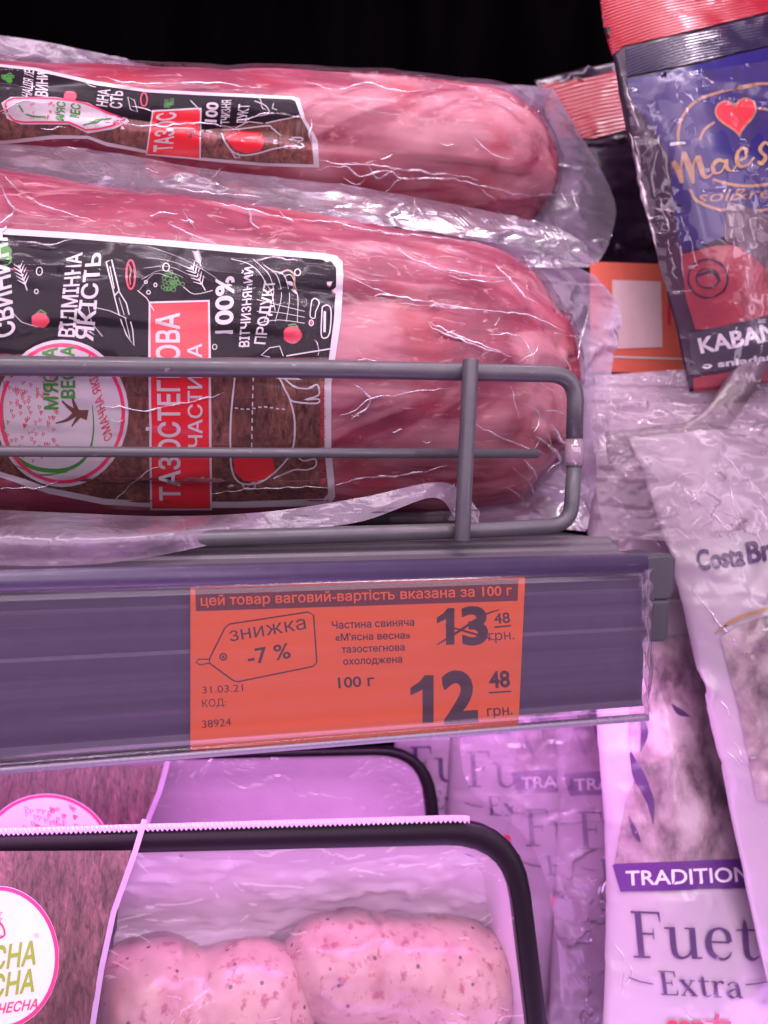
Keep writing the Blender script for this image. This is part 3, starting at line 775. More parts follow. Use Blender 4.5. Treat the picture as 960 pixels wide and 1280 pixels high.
l1('herb_drawings', [S(EL(rnd.uniform(206,216), rnd.uniform(124,136), 2, 2, 8), .8, True) for k in range(8)], MT['green'], .054)
l1('white_drawings', [S([(160,122),(168,126),(172,140),(163,137)], 1, True), S([(238,126),(246,134),(252,140)], 1.2), S([(318,127),(332,133),(336,142),(324,145)], 1, sm=3), S([(342,130),(340,136),(346,138)], 1), S([(104,100),(112,108),(120,110)], .8)], MT['whiteink'], .056)
l1('lettering', up_('НА УПАКОВЦІ', (384,203),(383,176),(388,203),(387,176), .0), MT['redink'], .056)

# --- loose film edges of the packs
_, fb_ = sheet('film_edge', [[(-700,20,12),(-300,30,12),(0,46,12.2),(120,66,12.2),(230,92,12),(400,104,11.8),(560,104,11.6),(692,110,11.5)],
  [(-700,60,12),(-300,70,12),(0,84,12),(120,100,12),(230,115,11.9),(400,122,11.8),(560,124,11.6),(680,130,11.5)],
  [(-700,90,12),(-300,90,12),(0,110,12),(120,120,12),(230,130,11.9),(400,140,11.8),(560,150,11.6),(660,160,11.5)]], MT['flange'], 160, 24, p1, amp=.12, freq=.5, seed=4, ramph=.2, rfreq=.4)
FILMS[p1.name].append(fb_)
_, fb_ = sheet('film_edge', [[(560,112,11.6),(640,106,11.7),(692,111,11.8)],[(600,140,11.6),(690,150,11.7),(720,160,11.9)],[(610,180,11.2),(705,190,11.6),(745,200,11.9)],
  [(600,240,10.5),(720,240,11.2),(768,252,11.8)],[(560,290,9.6),(700,290,10.2),(766,288,11.0)],[(520,315,9.0),(680,322,9.4),(752,322,10.0)],[(500,330,8.6),(680,334,9.0),(735,334,9.4)]], MT['flange2'], 70, 120, p1, amp=.12, freq=.45, seed=8, ramph=.22, rfreq=.35)
FILMS[p1.name].append(fb_)
_, fb_ = sheet('film_edge', [[(-500,150,7.0),(-100,176,6.9),(100,186,6.9),(250,210,7.0),(430,232,7.2),(600,262,7.6),(700,285,8.0)],
  [(-500,170,6.0),(-100,190,5.9),(100,212,5.9),(250,235,6.0),(430,256,6.2),(600,282,6.8),(730,305,7.4)],
  [(-500,190,5.4),(-100,204,5.3),(100,238,5.2),(275,262,5.3),(435,277,5.5),(600,302,6.2),(745,332,7.0)]], MT['flange'], 220, 34, p1, amp=.14, freq=.45, seed=14, ramph=.22, rfreq=.4)
FILMS[p1.name].append(fb_)
_, fb_ = sheet('film_edge', [[(430,292,7.4),(560,300,7.5),(680,318,7.6),(745,345,7.7)],[(540,330,7.6),(660,345,7.8),(725,365,8),(773,385,7.8)],[(600,400,7.9),(680,410,8),(735,425,8),(768,435,7.8)],
  [(600,500,8),(680,510,7.8),(725,520,7.7),(755,530,7.5)],[(590,590,7.4),(670,600,7.0),(715,610,6.6),(742,615,6.4)],[(560,650,5.6),(640,655,5.2),(690,660,5.0),(730,664,4.8)]], MT['flange2'], 80, 120, p2, amp=.2, freq=.45, seed=21, ramph=.3, rfreq=.4)
FILMS[p2.name].append(fb_)
_, fb_ = sheet('film_edge', [[(-500,628,1.9),(-100,634,1.9),(60,640,1.9),(200,645,1.95),(330,640,1.9),(450,622,2.0),(540,603,2.1),(575,612,2.4),(600,640,3.0)],
  [(-500,656,.2),(-100,664,.2),(60,670,.2),(170,668,.25),(330,655,1.6),(450,638,1.8),(540,612,1.9),(572,628,2.2),(598,655,2.8)],
  [(-500,690,.15),(-100,704,.15),(80,707,.15),(182,697,.3),(330,668,1.4),(450,652,1.7),(540,622,1.8),(570,648,2.1),(596,672,2.6)]], MT['flange'], 260, 40, p2, amp=.05, freq=.9, seed=25, ramph=.1, rfreq=.8)
FILMS[p2.name].append(fb_)


# creases pressed into the film: thin rolled folds that catch the lamps
cm_ = M('film_crease'); ctr = cm_.n('ShaderNodeBsdfTransparent'); cgl = cm_.n('ShaderNodeBsdfGlossy'); cgl.inputs['Roughness'].default_value = .22; cgl.inputs[0].default_value = (1,.95,1,1)
cdf = cm_.n('ShaderNodeBsdfDiffuse'); cdf.inputs[0].default_value = (.75,.6,.72,1)
cx1 = cm_.n('ShaderNodeMixShader'); cx1.inputs[0].default_value = .5; cm_.l(cgl.outputs[0], cx1.inputs[1]); cm_.l(cdf.outputs[0], cx1.inputs[2])
cx = cm_.n('ShaderNodeMixShader'); cm_.l(cm_.ramp(cm_.noise(cm_.coord(), 1.6, 3), [(.38, (.12,.12,.12)), (.62, (.9,.9,.9))]), cx.inputs[0]); cm_.l(ctr.outputs[0], cx.inputs[1]); cm_.l(cx1.outputs[0], cx.inputs[2]); MT['crease'] = cm_.done(cx.outputs[0])
def creases(root, lines):
    V = []; F = []
    for pts, wd in lines:
        A = catmull(pts, max(8, int(sum(math.hypot(pts[i+1][0]-pts[i][0], pts[i+1][1]-pts[i][1]) for i in range(len(pts)-1))/3)))
        P = []
        for k, (x, y) in enumerate(A):
            x += (noise(np.array([x*.12, y*.12, 1.5]), 5)-.5)*5; y += (noise(np.array([x*.12, y*.12, 7.5]), 8)-.5)*5
            d = (fwd + right*((x-480)/F_PX) - up*((y-640)/F_PX)).normalized(); best = None
            for bv in FILMS[root.name]:
                h = bv.ray_cast(CAM, d)
                if h[0] is not None and (best is None or h[3] < best[3]): best = h
            if best is not None: P.append(best[0]-d*.005)
        if len(P) < 4: continue
        R_ = [wd*.028*math.sin(math.pi*(k+.5)/len(P))**.6*(.45+1.1*float(noise(np.array([k*.35, wd*7, P[0].x]), 3))) for k in range(len(P))]
        v, f = tube_geo(P, R_, 6, False); o = len(V); V += v; F += [tuple(o+i for i in g) for g in f]
    mesh_obj('film_creases', V, F, MT['crease'], root)['kind'] = 'stuff'
c2 = [([(380,276),(424,279),(454,287),(511,294),(555,298),(603,305)],1.3), ([(496,311),(524,327),(564,340),(616,346),(653,349),(660,362)],1.3), ([(430,344),(459,357),(489,370),(524,375),(577,384),(642,392)],1.1),
 ([(496,379),(558,384),(616,389),(668,396),(697,410),(731,429)],1), ([(534,401),(572,420),(606,432),(640,446)],1.5), ([(534,401),(550,414),(590,430),(636,445)],1.2), ([(611,417),(649,420),(668,448)],1),
 ([(443,480),(462,496),(455,513),(438,523)],1.5), ([(424,520),(445,512),(462,499),(505,492),(568,484)],1.2), ([(592,528),(611,540),(649,556),(683,568)],1.2), ([(419,607),(448,597),(496,595),(558,583)],1.8), ([(640,482),(645,505),(649,525)],1),
 ([(110,508),(160,510),(183,513),(215,506),(257,499),(280,490)],1), ([(0,611),(46,609),(73,600)],1), ([(137,630),(160,610),(183,590),(200,583)],.9), ([(263,618),(320,611),(412,609)],1),
 ([(0,214),(27,241),(64,260),(128,278)],1.4), ([(0,232),(20,262),(60,272)],1.2), ([(211,278),(238,292),(275,306)],1.5), ([(188,270),(200,266),(222,268)],1), ([(261,251),(321,264),(367,274),(440,278)],1.4),
 ([(670,545),(690,560),(700,575),(684,590)],2), ([(655,575),(668,590),(672,600)],1.8), ([(690,530),(700,550),(712,556)],2), ([(640,585),(660,600),(668,622)],1.3), ([(620,330),(640,352),(655,370),(668,378)],1.6), ([(560,345),(600,352),(640,350)],1),
 ([(655,505),(675,520),(668,540)],1.4), ([(700,440),(715,470),(712,500)],1.3), ([(735,390),(728,420),(722,450)],1.8), ([(660,310),(655,325),(668,330)],1.6), ([(300,330),(340,322),(380,326)],1.2), ([(20,300),(60,306),(90,300)],1)]
c1 = [([(395,212),(430,208),(450,220),(480,214),(505,223),(560,224),(620,236),(660,243),(745,243)],1.6), ([(440,203),(480,208),(540,216),(600,224)],1.5), ([(400,200),(440,206),(470,200)],1.2), ([(380,100),(420,112),(460,104),(500,114),(545,110)],1.3),
 ([(460,205),(470,222),(490,216),(498,226)],1.2), ([(0,240),(92,252),(180,262)],1), ([(200,230),(250,240),(330,246)],1), ([(120,96),(180,104),(260,104),(330,110)],1.5), ([(620,262),(660,290),(700,300)],1), ([(700,240),(710,256)],2), ([(716,238),(722,258)],2),
 ([(0,140),(30,126),(60,128)],1), ([(130,150),(190,158),(250,154),(300,162)],1), ([(300,150),(340,142),(378,148)],1.2), ([(590,170),(610,190),(640,200)],1), ([(380,276),(424,279),(470,290)],1.6), ([(560,296),(575,310),(590,300)],1.8)]
rc = random.Random(12)
for (x0, x1, y0, y1, n_, tgt) in ((430,700,330,460,7,c2),(430,700,480,620,5,c2),(0,420,215,290,9,c2),(0,420,310,620,3,c2),(400,700,110,300,4,c1),(0,400,90,200,4,c1),(0,600,200,280,8,c1),(650,730,400,620,9,c2)):
    for k in range(n_):
        x, y = rc.uniform(x0, x1), rc.uniform(y0, y1); a_ = rc.gauss(.25, .55); l_ = rc.uniform(10, 38); pts = [(x, y)]
        for q in range(3): a_ += rc.gauss(0, .45); x += math.cos(a_)*l_/3; y += math.sin(a_)*l_/3; pts.append((x, y))
        tgt.append((pts, rc.uniform(.4, 1.5)))
creases(p2, c2); creases(p1, c1)

#PART2 ------------------------------------------------------------ materials for the rest
MT['rim'] = plain('black_tray_plastic', (.006,.003,.006,1), .4, .0, bump=.01, spec=.22)
MT['traywhite'] = plain('pale_tray_plastic', (.72,.60,.70,1), .3, .3, scale=.6)
def sausage_mat():
    m = M('sausage_skin'); v = m.coord()
    c = m.ramp(m.noise(v, .8, 4, .5, .2), [(.30, srgb(150,108,100)), (.46, srgb(168,138,124)), (.7, srgb(180,156,138))])
    sp = m.ramp(m.noise(v, 1.9, 5, .6), [(.56, (0,0,0)), (.66, (.9,.9,.9))]); c = m.mix(sp, c, srgb(140,76,74))
    vo = m.n('ShaderNodeTexVoronoi'); vo.inputs['Scale'].default_value = 1.3; m.l(v, vo.inputs['Vector'])
    dk = m.ramp(vo.outputs['Distance'], [(.08, (.95,.95,.95)), (.13, (0,0,0))]); c = m.mix(dk, c, srgb(60,44,44))
    return m.done(m.pbr(c, .34, coat=.3, coatr=.25, sss=.08, nrm=m.bump(m.noise(v, 1.6, 4), .4, .03)))
MT['sausage'] = sausage_mat()
MT['lid'] = film('tray_lid_film', haze=.10, hazecol=(.7,.5,.7), rough=.06, gloss=.05, bumpd=.03, bscale=.3)
MT['strip'] = plain('pale_film_strip', (.36,.26,.38,1), .3, .3, scale=4)
MT['bagwhite'] = plain('white_bag_film', (.40,.33,.385,1), .34, .35, scale=.4, bump=.03)
MT['ink'] = plain('dark_purple_ink', (.075,.038,.11,1), .35, .4)
MT['purple'] = plain('purple_band_print', (.10,.028,.17,1), .35, .4)
MT['photo'] = mottled('printed_food_photo', [(.34, srgb(86,70,78)), (.44, srgb(124,104,112)), (.54, srgb(150,130,136)), (.68, srgb(176,158,164))], .75, stretch=(1,1,.7))
MT['blue'] = plain('blue_bag_print', (.020,.012,.13,1), .3, .25, scale=.4, var=.2, bump=.012)
MT['darkbag'] = plain('dark_violet_bag', (.030,.011,.034,1), .32, .3, scale=.4, var=.3, bump=.015)
MT['taupe'] = plain('grey_brown_print', (.11,.07,.085,1), .35, .5, bump=.04)
MT['fadedred'] = plain('faded_red_print', (.30,.03,.045,1), .35, .5, bump=.04)
MT['orangecard'] = plain('orange_card', (.78,.15,.10,1), .5)
MT['cardglow'] = plain('card_reflection_paint', (.80,.55,.58,1), .5)  # flat pale colour for the glow on the card
MT['slate'] = plain('slate_print', (.045,.038,.055,1), .4, .3)
def crimp(name, col, sc_=2.4):
    m = M(name); wv = m.n('ShaderNodeTexWave', wave_type='BANDS', bands_direction='Z'); wv.inputs['Scale'].default_value = sc_; wv.inputs['Distortion'].default_value = .6
    m.l(m.coord(rot=(0,.28,0)), wv.inputs['Vector'])
    return m.done(m.pbr(col, .22, coat=.8, coatr=.1, nrm=m.bump(wv.outputs['Fac'], .8, .05)))
MT['redcrimp'] = crimp('crimped_red_film', (.36,.006,.022,1)); MT['darkcrimp'] = crimp('crimped_navy_film', (.022,.012,.05,1))

# glyphs with thick and thin strokes (unit cap height, x to the right)
GL = {
 'F': [[(.17,0,.13),(.17,1,.13)], [(.02,.98,.045),(.62,.98,.045)], [(.6,.99,.05),(.62,.78,.015)], [(.17,.52,.045),(.46,.52,.045)], [(.46,.64,.02),(.46,.40,.02)], [(.0,.02,.045),(.36,.02,.045)]],
 'E': [[(.17,0,.13),(.17,1,.13)], [(.02,.98,.05),(.6,.98,.05)], [(.58,.99,.06),(.6,.78,.02)], [(.17,.52,.05),(.46,.52,.05)], [(.46,.64,.03),(.46,.40,.03)], [(.0,.02,.05),(.62,.02,.05)], [(.60,.01,.06),(.65,.24,.02)]],
 'u': [[(.16,.68,.12),(.16,.25,.12),(.20,.08,.1),(.32,.02,.06),(.46,.08,.05),(.54,.2,.05)], [(.58,.68,.12),(.58,.02,.12)], [(.0,.66,.04),(.2,.66,.04)], [(.42,.66,.04),(.62,.66,.04)], [(.55,.02,.04),(.74,.03,.04)]],
 'e': [[(.12,.38,.045),(.55,.38,.045)], [(.55,.38,.11),(.52,.58,.09),(.36,.68,.05),(.18,.60,.09),(.10,.36,.13),(.16,.12,.11),(.36,.01,.07),(.50,.06,.05),(.58,.18,.02)]],
 't': [[(.20,.88,.03),(.2,.70,.11),(.2,.2,.12),(.24,.06,.1),(.34,.02,.06),(.46,.10,.03)], [(.02,.66,.045),(.44,.66,.045)]],
 'x': [[(.08,.67,.12),(.54,.01,.12)], [(.50,.66,.045),(.08,.01,.045)], [(.0,.66,.04),(.24,.66,.04)], [(.40,.66,.04),(.60,.66,.04)], [(.0,.01,.04),(.2,.01,.04)], [(.38,.01,.04),(.64,.01,.04)]],
 'r': [[(.15,.67,.12),(.15,.0,.12)], [(.0,.66,.04),(.2,.66,.04)], [(.0,.01,.04),(.32,.01,.04)], [(.17,.46,.04),(.26,.62,.05),(.38,.67,.08),(.46,.60,.10)]],
 'a': [[(.46,.45,.12),(.46,.12,.12),(.52,.02,.07),(.60,.04,.03)], [(.46,.45,.11),(.42,.62,.08),(.28,.68,.05),(.14,.60,.06),(.10,.52,.09)], [(.46,.40,.04),(.28,.36,.06),(.10,.24,.11),(.10,.10,.11),(.22,.01,.08),(.36,.06,.05),(.46,.16,.04)]],
}
ADV = {'F':.70,'E':.74,'u':.80,'e':.70,'t':.52,'x':.70,'r':.54,'a':.68}
def serif(word, b0, b1, c0, c1, heavy=1.0):
    tot = sum(ADV[c] for c in word)-.06; x = 0; layers = []
    for ch in word:
        for st in GL[ch]:
            Wd = [p[2] for p in st]
            def mp(px, py):
                u = (x+px)/tot
                return (b0[0]*(1-u)+b1[0]*u+(c0[0]*(1-u)+c1[0]*u-b0[0]*(1-u)-b1[0]*u)*py, b0[1]*(1-u)+b1[1]*u+(c0[1]*(1-u)+c1[1]*u-b0[1]*(1-u)-b1[1]*u)*py)
            h = math.hypot(c0[0]-b0[0], c0[1]-b0[1])
            layers.append(S([mp(p[0], p[1]) for p in st], [q*h*heavy for q in Wd], sm=(5 if len(st) > 2 else 0)))
        x += ADV[ch]
    return layers
def union2(shapes):
    """merge overlapping flat shapes into one clean sheet"""
    vs, fs = join2(shapes); r = delaunay_2d_cdt([Vector(v) for v in vs], [], fs, 0, 1e-4)
    return [(v.x, v.y) for v in r[0]], [tuple(f) for f, o in zip(r[2], r[5]) if len(o)]

# ------------------------------------------------------------------ trays on the lower shelf
def loop_px(L_, R_, Tp, B, r, topL=0, slant=0, n=7):
    """rounded frame outline: left, right, top, bottom in px; the top edge rises to the right, the right side leans"""
    q = [(L_, Tp+topL), (R_, Tp), (R_+slant, B), (L_, B)]
    return RR(q, r, n)
def tray(name, label, outer, inner, deep, Yf, depth, group):
    r = thing(name, label, 'food tray', (at(200, 1200, Yf(1200)).x, Yf(1200), at(200, outer[-1][1], Yf(outer[-1][1])).z), group)
    n = len(outer)
    A = [at(x, y, Yf(y)) for x, y in outer]; B = [at(x, y, Yf(y)) for x, y in inner]
    A2 = [p+Vector((0, .35, -.05)) for p in A]; B2 = [p+Vector((0, .35, 0)) for p in B]
    mid = [(a+b)/2+Vector((0,-.14,0)) for a, b in zip(A, B)]
    rings = [A2, A, [a*.8+m*.2+Vector((0,-.06,0)) for a, m in zip(A, mid)], mid, [b*.8+m*.2+Vector((0,-.04,0)) for b, m in zip(B, mid)], B, B2]
    vs = [v for rg in rings for v in rg]; fs = grid_faces(len(rings), n, wrap=True)
    mesh_obj('rim', vs, fs, MT['rim'], r)
    D = [at(x, y, Yf(y)+depth) for x, y in deep]
    D1 = [b.lerp(d, .5)+Vector((0,.0,0)) for b, d in zip(B2, D)]
    vs = B2+D1+D; fs = grid_faces(3, n, wrap=True)+[tuple(2*n+k for k in range(n))]
    mesh_obj('tray_wall', vs, fs, MT['traywhite'], r)
    # lid film
    vs = [p+Vector((0,.05,0)) for p in B]; c = sum(vs, Vector())/n
    mesh_obj('lid_film', vs+[c], [(i, (i+1) % n, n) for i in range(n)], MT['lid'], r)
    pb = BVHTree.FromPolygons([tuple(at(x, y, Yf(y)-.16)) for x, y in ((-700,850),(900,850),(900,1650),(-700,1650))], [(0,1,2,3)])
    return r, pb
G_T = 'sausage trays on the lower shelf'
Yf = lambda y: 4.2-(y-1020)/480*3.0
o_ = loop_px(-560, 652, 1022, 1560, 95, 34, 66); i_ = loop_px(-535, 632, 1055, 1535, 75, 28, 58); d_ = loop_px(-470, 585, 1120, 1480, 60, 10, 35)
tf, pf = tray('meat_tray', 'front black-rimmed sausage tray with a wood-grain sleeve and toothed film edge', o_, i_, d_, Yf, 4.6, G_T)
Yb = lambda y: 11.6-(y-930)/480*3.0
o_ = loop_px(-420, 540, 931, 1330, 70, 22, 40); i_ = loop_px(-400, 526, 943, 1315, 58, 20, 36); d_ = loop_px(-360, 500, 990, 1290, 40, 8, 20)
tbk, pbk = tray('meat_tray', 'rear black-rimmed tray half hidden under the price rail', o_, i_, d_, Yb, 3.0, G_T)
# toothed pale film edge along the top of the front tray
top = []; bot = []
xs = np.arange(-520, 590, 3.0)
for k, x in enumerate(xs):
    yt = 1022+34*(612-x)/1172-4; 
    c = max(0, (x-560)/52)**2*6
    top.append(at(x, yt+0+c, Yf(1020)-.20)); bot.append(at(x, yt+6+(3.5 if k % 2 else 0)+c, Yf(1035)-.22))
n = len(xs); vs = top+bot+[p+Vector((0,.05,0)) for p in top]
mesh_obj('film_edge', vs, [(i, n+i, n+i+1, i+1) for i in range(n-1)]+[(i, i+1, 2*n+i+1, 2*n+i) for i in range(n-1)], MT['strip'], tf, smooth=False)
# sleeves
sl = print_on(pf, 'sleeve', PG([(-530,1066),(165,1063),(155,1095),(139,1140),(124,1210),(113,1280),(104,1380),(98,1500),(-530,1500)]), MT['wood'], tf, .02, step=40)
print_on(pf, 'sleeve_edge', S([(181,1024),(169,1064),(158,1095),(142,1140),(127,1210),(116,1280),(107,1380),(100,1500)], 7), MT['strip'], tf, .05, step=0)
em = EL(-2, 1197, 76, 90, 48)
def f1(n_, s_, m_, lf, lab=None): return print_on(pf, n_, s_, m_, sl, lf, 0, lab)
f1('emblem', PG(em), MT['white'], .03); f1('emblem_ring', S([(x*.965-.1, (y-1197)*.965+1197) for x, y in em], 5, True), MT['pinkink'], .04)
f1('lettering', T("М'ЯСНА", (-58,1220), (45,1204), (-56,1192), (46,1176), .025, .12), MT['lime'], .045)
f1('lettering', T('ВЕСНА', (-46,1253), (43,1238), (-44,1226), (44,1211), .025, .12), MT['lime'], .045)
f1('lettering', T('СМАЧНА ЧЕСНА', (-72,1276), (47,1260), (-70,1264), (48,1248), .02, .2), MT['redink'], .045)
f1('registered_mark', T('®', (43,1172), (49,1172), (43,1166), (49,1166)), MT['lime'], .045)
f1('blossom_drawing', [S([(rnd.uniform(-40,2), rnd.uniform(1130,1172)) for _ in range(2)], 2.5) for k in range(0)]+blossoms(-40,4,1128,1172,30,1.4)+[S([(-2,1150),(4,1158),(6,1168),(0,1172)], 2.5, sm=3)], MT['redink'], .045)
slb = print_on(pbk, 'sleeve', PG([(-400,962),(205,956),(196,990),(184,1020),(160,1090),(140,1200),(-400,1200)]), MT['wood'], tbk, .02, step=40)
print_on(pbk, 'sleeve_edge', S([(210,951),(199,990),(187,1020),(163,1090),(143,1200)], 6.5), MT['strip'], tbk, .05, step=0)
em = EL(58, 1072, 84, 80, 48)
def f2(n_, s_, m_, lf, lab=None): return print_on(pbk, n_, s_, m_, slb, lf, 0, lab)
f2('emblem', PG(em), MT['white'], .03); f2('emblem_ring', S([((x-58)*.965+58, (y-1072)*.965+1072) for x, y in em], 4, True), MT['pinkink'], .04)
f2('blossom_drawing', blossoms(24,96,1004,1042,44,1.2), MT['redink'], .045)
sheet('liner', [[(168,1068,4.9),(300,1066,5.0),(450,1063,5.0),(560,1062,5.0),(628,1085,4.9)],[(150,1120,6.0),(300,1118,6.3),(450,1112,6.3),(560,1112,6.1),(634,1130,5.7)],[(146,1160,6.5),(300,1156,6.8),(450,1150,6.8),(570,1156,6.5),(634,1170,6.0)],[(140,1200,6.2),(300,1200,6.5),(450,1195,6.5),(600,1210,6.1),(630,1250,5.8)],[(130,1420,5.2),(300,1420,5.4),(450,1420,5.4),(600,1420,5.2),(640,1420,5)]], MT['traywhite'], 90, 60, tf, amp=.3, freq=.6, seed=5, ramph=.3, rfreq=.5)
# sausages
def sausage(label, pts, seed):
    """pts: px, py, radius px, Y"""
    A = catmull([(p[0], p[1], p[3], p[2]) for p in pts], 90)
    path = [at(a[0], a[1], a[2]) for a in A]; rad = [a[3]*scl(a[0], a[1], a[2]) for a in A]
    L_ = len(A); L = []
    for k, r in enumerate(rad):
        t = k/(L_-1); e = min(1, (1-abs(2*t-1))*3.2); L.append(max(.05, r*math.sqrt(max(0, 1-(1-e)**2))))
    v, f = tube_geo(path, L, 64); v = np.array([tuple(x) for x in v]); pc = np.repeat(np.array([tuple(p) for p in path]), 64, 0)
    nn = v-pc; nn /= np.linalg.norm(nn, axis=1, keepdims=True)+1e-6
    v = v+nn*((fbm(v*.45, seed)-.45)*.7+(fbm(v*1.5, seed+3)-.45)*.08)[:,None]
    o = mesh_obj('sausage', v, f, MT['sausage'], None); tag(o, label, 'sausage', 'raw sausages in the front tray'); return o
sausage('pale speckled raw sausage at the left of the front tray, next to the sleeve', [(112,1272,62,5.2),(186,1256,75,5.2),(248,1260,65,5.1),(312,1256,74,5.0),(390,1272,62,5.0)], 5)
sausage('plump speckled raw sausage at the right of the front tray, highest of all', [(350,1200,52,5.3),(422,1208,67,5.3),(486,1216,62,5.2),(560,1226,71,5.2),(636,1244,60,5.1)], 9)
sausage('raw sausage in the bottom row, partly showing below the right sausage', [(360,1325,48,4.6),(450,1318,58,4.6),(560,1325,58,4.5),(650,1335,52,4.4)], 12)
sausage('raw sausage in the bottom row, hidden mostly below the left sausage', [(90,1370,54,4.4),(200,1362,62,4.4),(330,1372,60,4.3)], 17)
# lower shelf
v, f = box_geo(XL, 70, 1.0, 35, at(480,1620,1.5).z-1, at(480,1620,1.5).z)
tag(mesh_obj('lower_shelf', v, f, MT['ledge'], smooth=False), 'grey lower shelf under the sausage trays', None, kind='structure')

# ------------------------------------------------------------------ bags on the right
def bag(name, label, rows, mat, cat, group=None, nu=70, nv=110, thick=1.4, **kw):
    r = thing(name, label, cat, (at(*rows[len(rows)//2][0]).x, rows[-1][0][2], min(at(*p).z for p in rows[-1])), group)
    o, bv = sheet('bag', rows, mat, nu, nv, r, thick, **kw)
    return r, bv, o
# white dry-sausage bag
fr_rows = [[(738,760,6.4),(800,752,6.0),(872,748,6.4)],[(746,900,5.6),(815,896,5.0),(900,890,5.6)],[(757,1080,4.6),(835,1078,3.9),(938,1070,4.5)],[(755,1250,3.6),(850,1250,2.9),(985,1240,3.5)],[(745,1480,2.2),(860,1480,1.6),(1030,1480,2.2)]]
fb, fbv, fo = bag('dry_sausage_bag', 'front white dry sausage bag with purple band and large serif word', fr_rows, MT['bagwhite'], 'food bag', 'white dry sausage bags', amp=.12, freq=.35, seed=3, ramph=.12, rfreq=.35)
def fp(n_, s_, m_, lf, lab=None, st=7): return print_on(fbv, n_, s_, m_, fb, lf+.03, st, lab)
fp('food_picture', PG([(786,800),(880,790),(893,880),(912,1000),(928,1074),(768,1081),(775,1040),(782,1000),(800,960),(786,930)]), MT['photo'], .03)
fp('drawn_leaves', [S([(788,940),(798,968),(812,1000),(816,1030)], [2,14,10,1], sm=5), S([(838,880),(848,890),(862,896)], [1,8,1], sm=4), S([(786,1020),(794,1040),(800,1052)], [1,7,1], sm=4), S([(800,890),(805,915),(800,940)], [1,9,1], sm=4)], MT['ink'], .045)
fp('purple_band', PG([(766,1081),(770,1079),(928,1073),(934,1110),(776,1114)]), MT['purple'], .04)
fp('lettering', T('TRADITION', (783,1106), (936,1101), (782,1088), (934,1083), .012), MT['white'], .052)
fp('lettering', union2(serif('Fuet', (792,1196), (948,1200), (787,1138), (943,1143), 1.0)), MT['ink'], .045, 'large serif word')
fp('lettering', union2(serif('Extra', (826,1242), (928,1247), (822,1213), (924,1218), 1.15)), MT['ink'], .045)
fp('rule_line', S([(786,1221),(800,1226),(816,1229)], 1.6), MT['ink'], .045); fp('rule_line', S([(930,1230),(945,1229),(962,1225)], 1.6), MT['ink'], .045)
fp('lettering', T('con', (832,1292), (880,1294), (831,1266), (879,1268), .04), MT['redink'], .045); fp('cross_mark', [S([(896,1266),(894,1300)], [3,6]), S([(880,1275),(912,1278)], [2,5])], MT['redink'], .045)
def copy_thing(root, delta, label):
    r = root.copy(); C.objects.link(r); r.location = root.location+delta*CM; r['label'] = label
    for ch in list(root.children):
        c = ch.copy(); C.objects.link(c); c.parent = r
        for g in ch.children:
            d = g.copy(); C.objects.link(d); d.parent = c
    return r
P0 = at(766, 1085, 4.4)
copy_thing(fb, at(705,972,11.0)-P0, 'white dry sausage bag directly left of the front one, its dark badge partly covered')
copy_thing(fb, at(640,970,12.6)-P0, 'white dry sausage bag second from the front one, between tray and strip')
copy_thing(fb, at(570,900,14.2)-P0, 'white dry sausage bag farthest left, seen behind the tray corner')
copy_thing(fb, at(500,895,15.8)-P0, 'white dry sausage bag at the very back, mostly hidden by the trays')

lb = thing('clear_bag', 'hazy clear film hanging before the rear dry sausage bags, right of the trays', 'food bag', at(720, 1280, 6.4))
sheet('loose_film', [[(572,900,8.2),(680,895,7.8),(778,890,7.6)],[(588,985,7.8),(680,985,7.4),(776,980,7.2)],[(660,1050,7.3),(710,1050,7.0),(772,1050,6.8)],[(694,1150,6.9),(725,1150,6.6),(766,1150,6.4)],[(704,1310,6.4),(730,1310,6.1),(760,1310,6.0)]],
  film('loose_bag_film', haze=.32, hazecol=(.60,.46,.60), rough=.16, gloss=.03, fres=.5, bumpd=.03, bscale=.3), 80, 140, lb, 0, amp=.25, freq=.4, seed=91, ramph=.4, rfreq=.4, stretch=(1.4,1,.5))
# big pale bag behind the bracket
pb_rows = [[(728,470,9.6),(850,462,9.0),(1010,455,9.4)],[(732,600,8.6),(850,600,7.8),(1020,590,8.2)],[(740,760,7.6),(850,760,6.9),(1030,750,7.4)],[(752,960,7.0),(850,960,6.4),(1040,950,6.8)]]
MT['palelilac'] = plain('pale_lilac_film', (.42,.31,.39,1), .28, .5, scale=.35, var=.12, bump=.08)
pbg, pbv, _ = bag('pale_food_bag', 'pale lilac food bag behind the bracket and the wire guard end', pb_rows, MT['palelilac'], 'food bag', amp=.35, freq=.3, seed=31, ramph=.3, rfreq=.3)
print_on(pbv, 'wine_red_panel', PG([(880,560),(1000,540),(1000,640),(905,650)]), MT['fadedred'], pbg, .04)

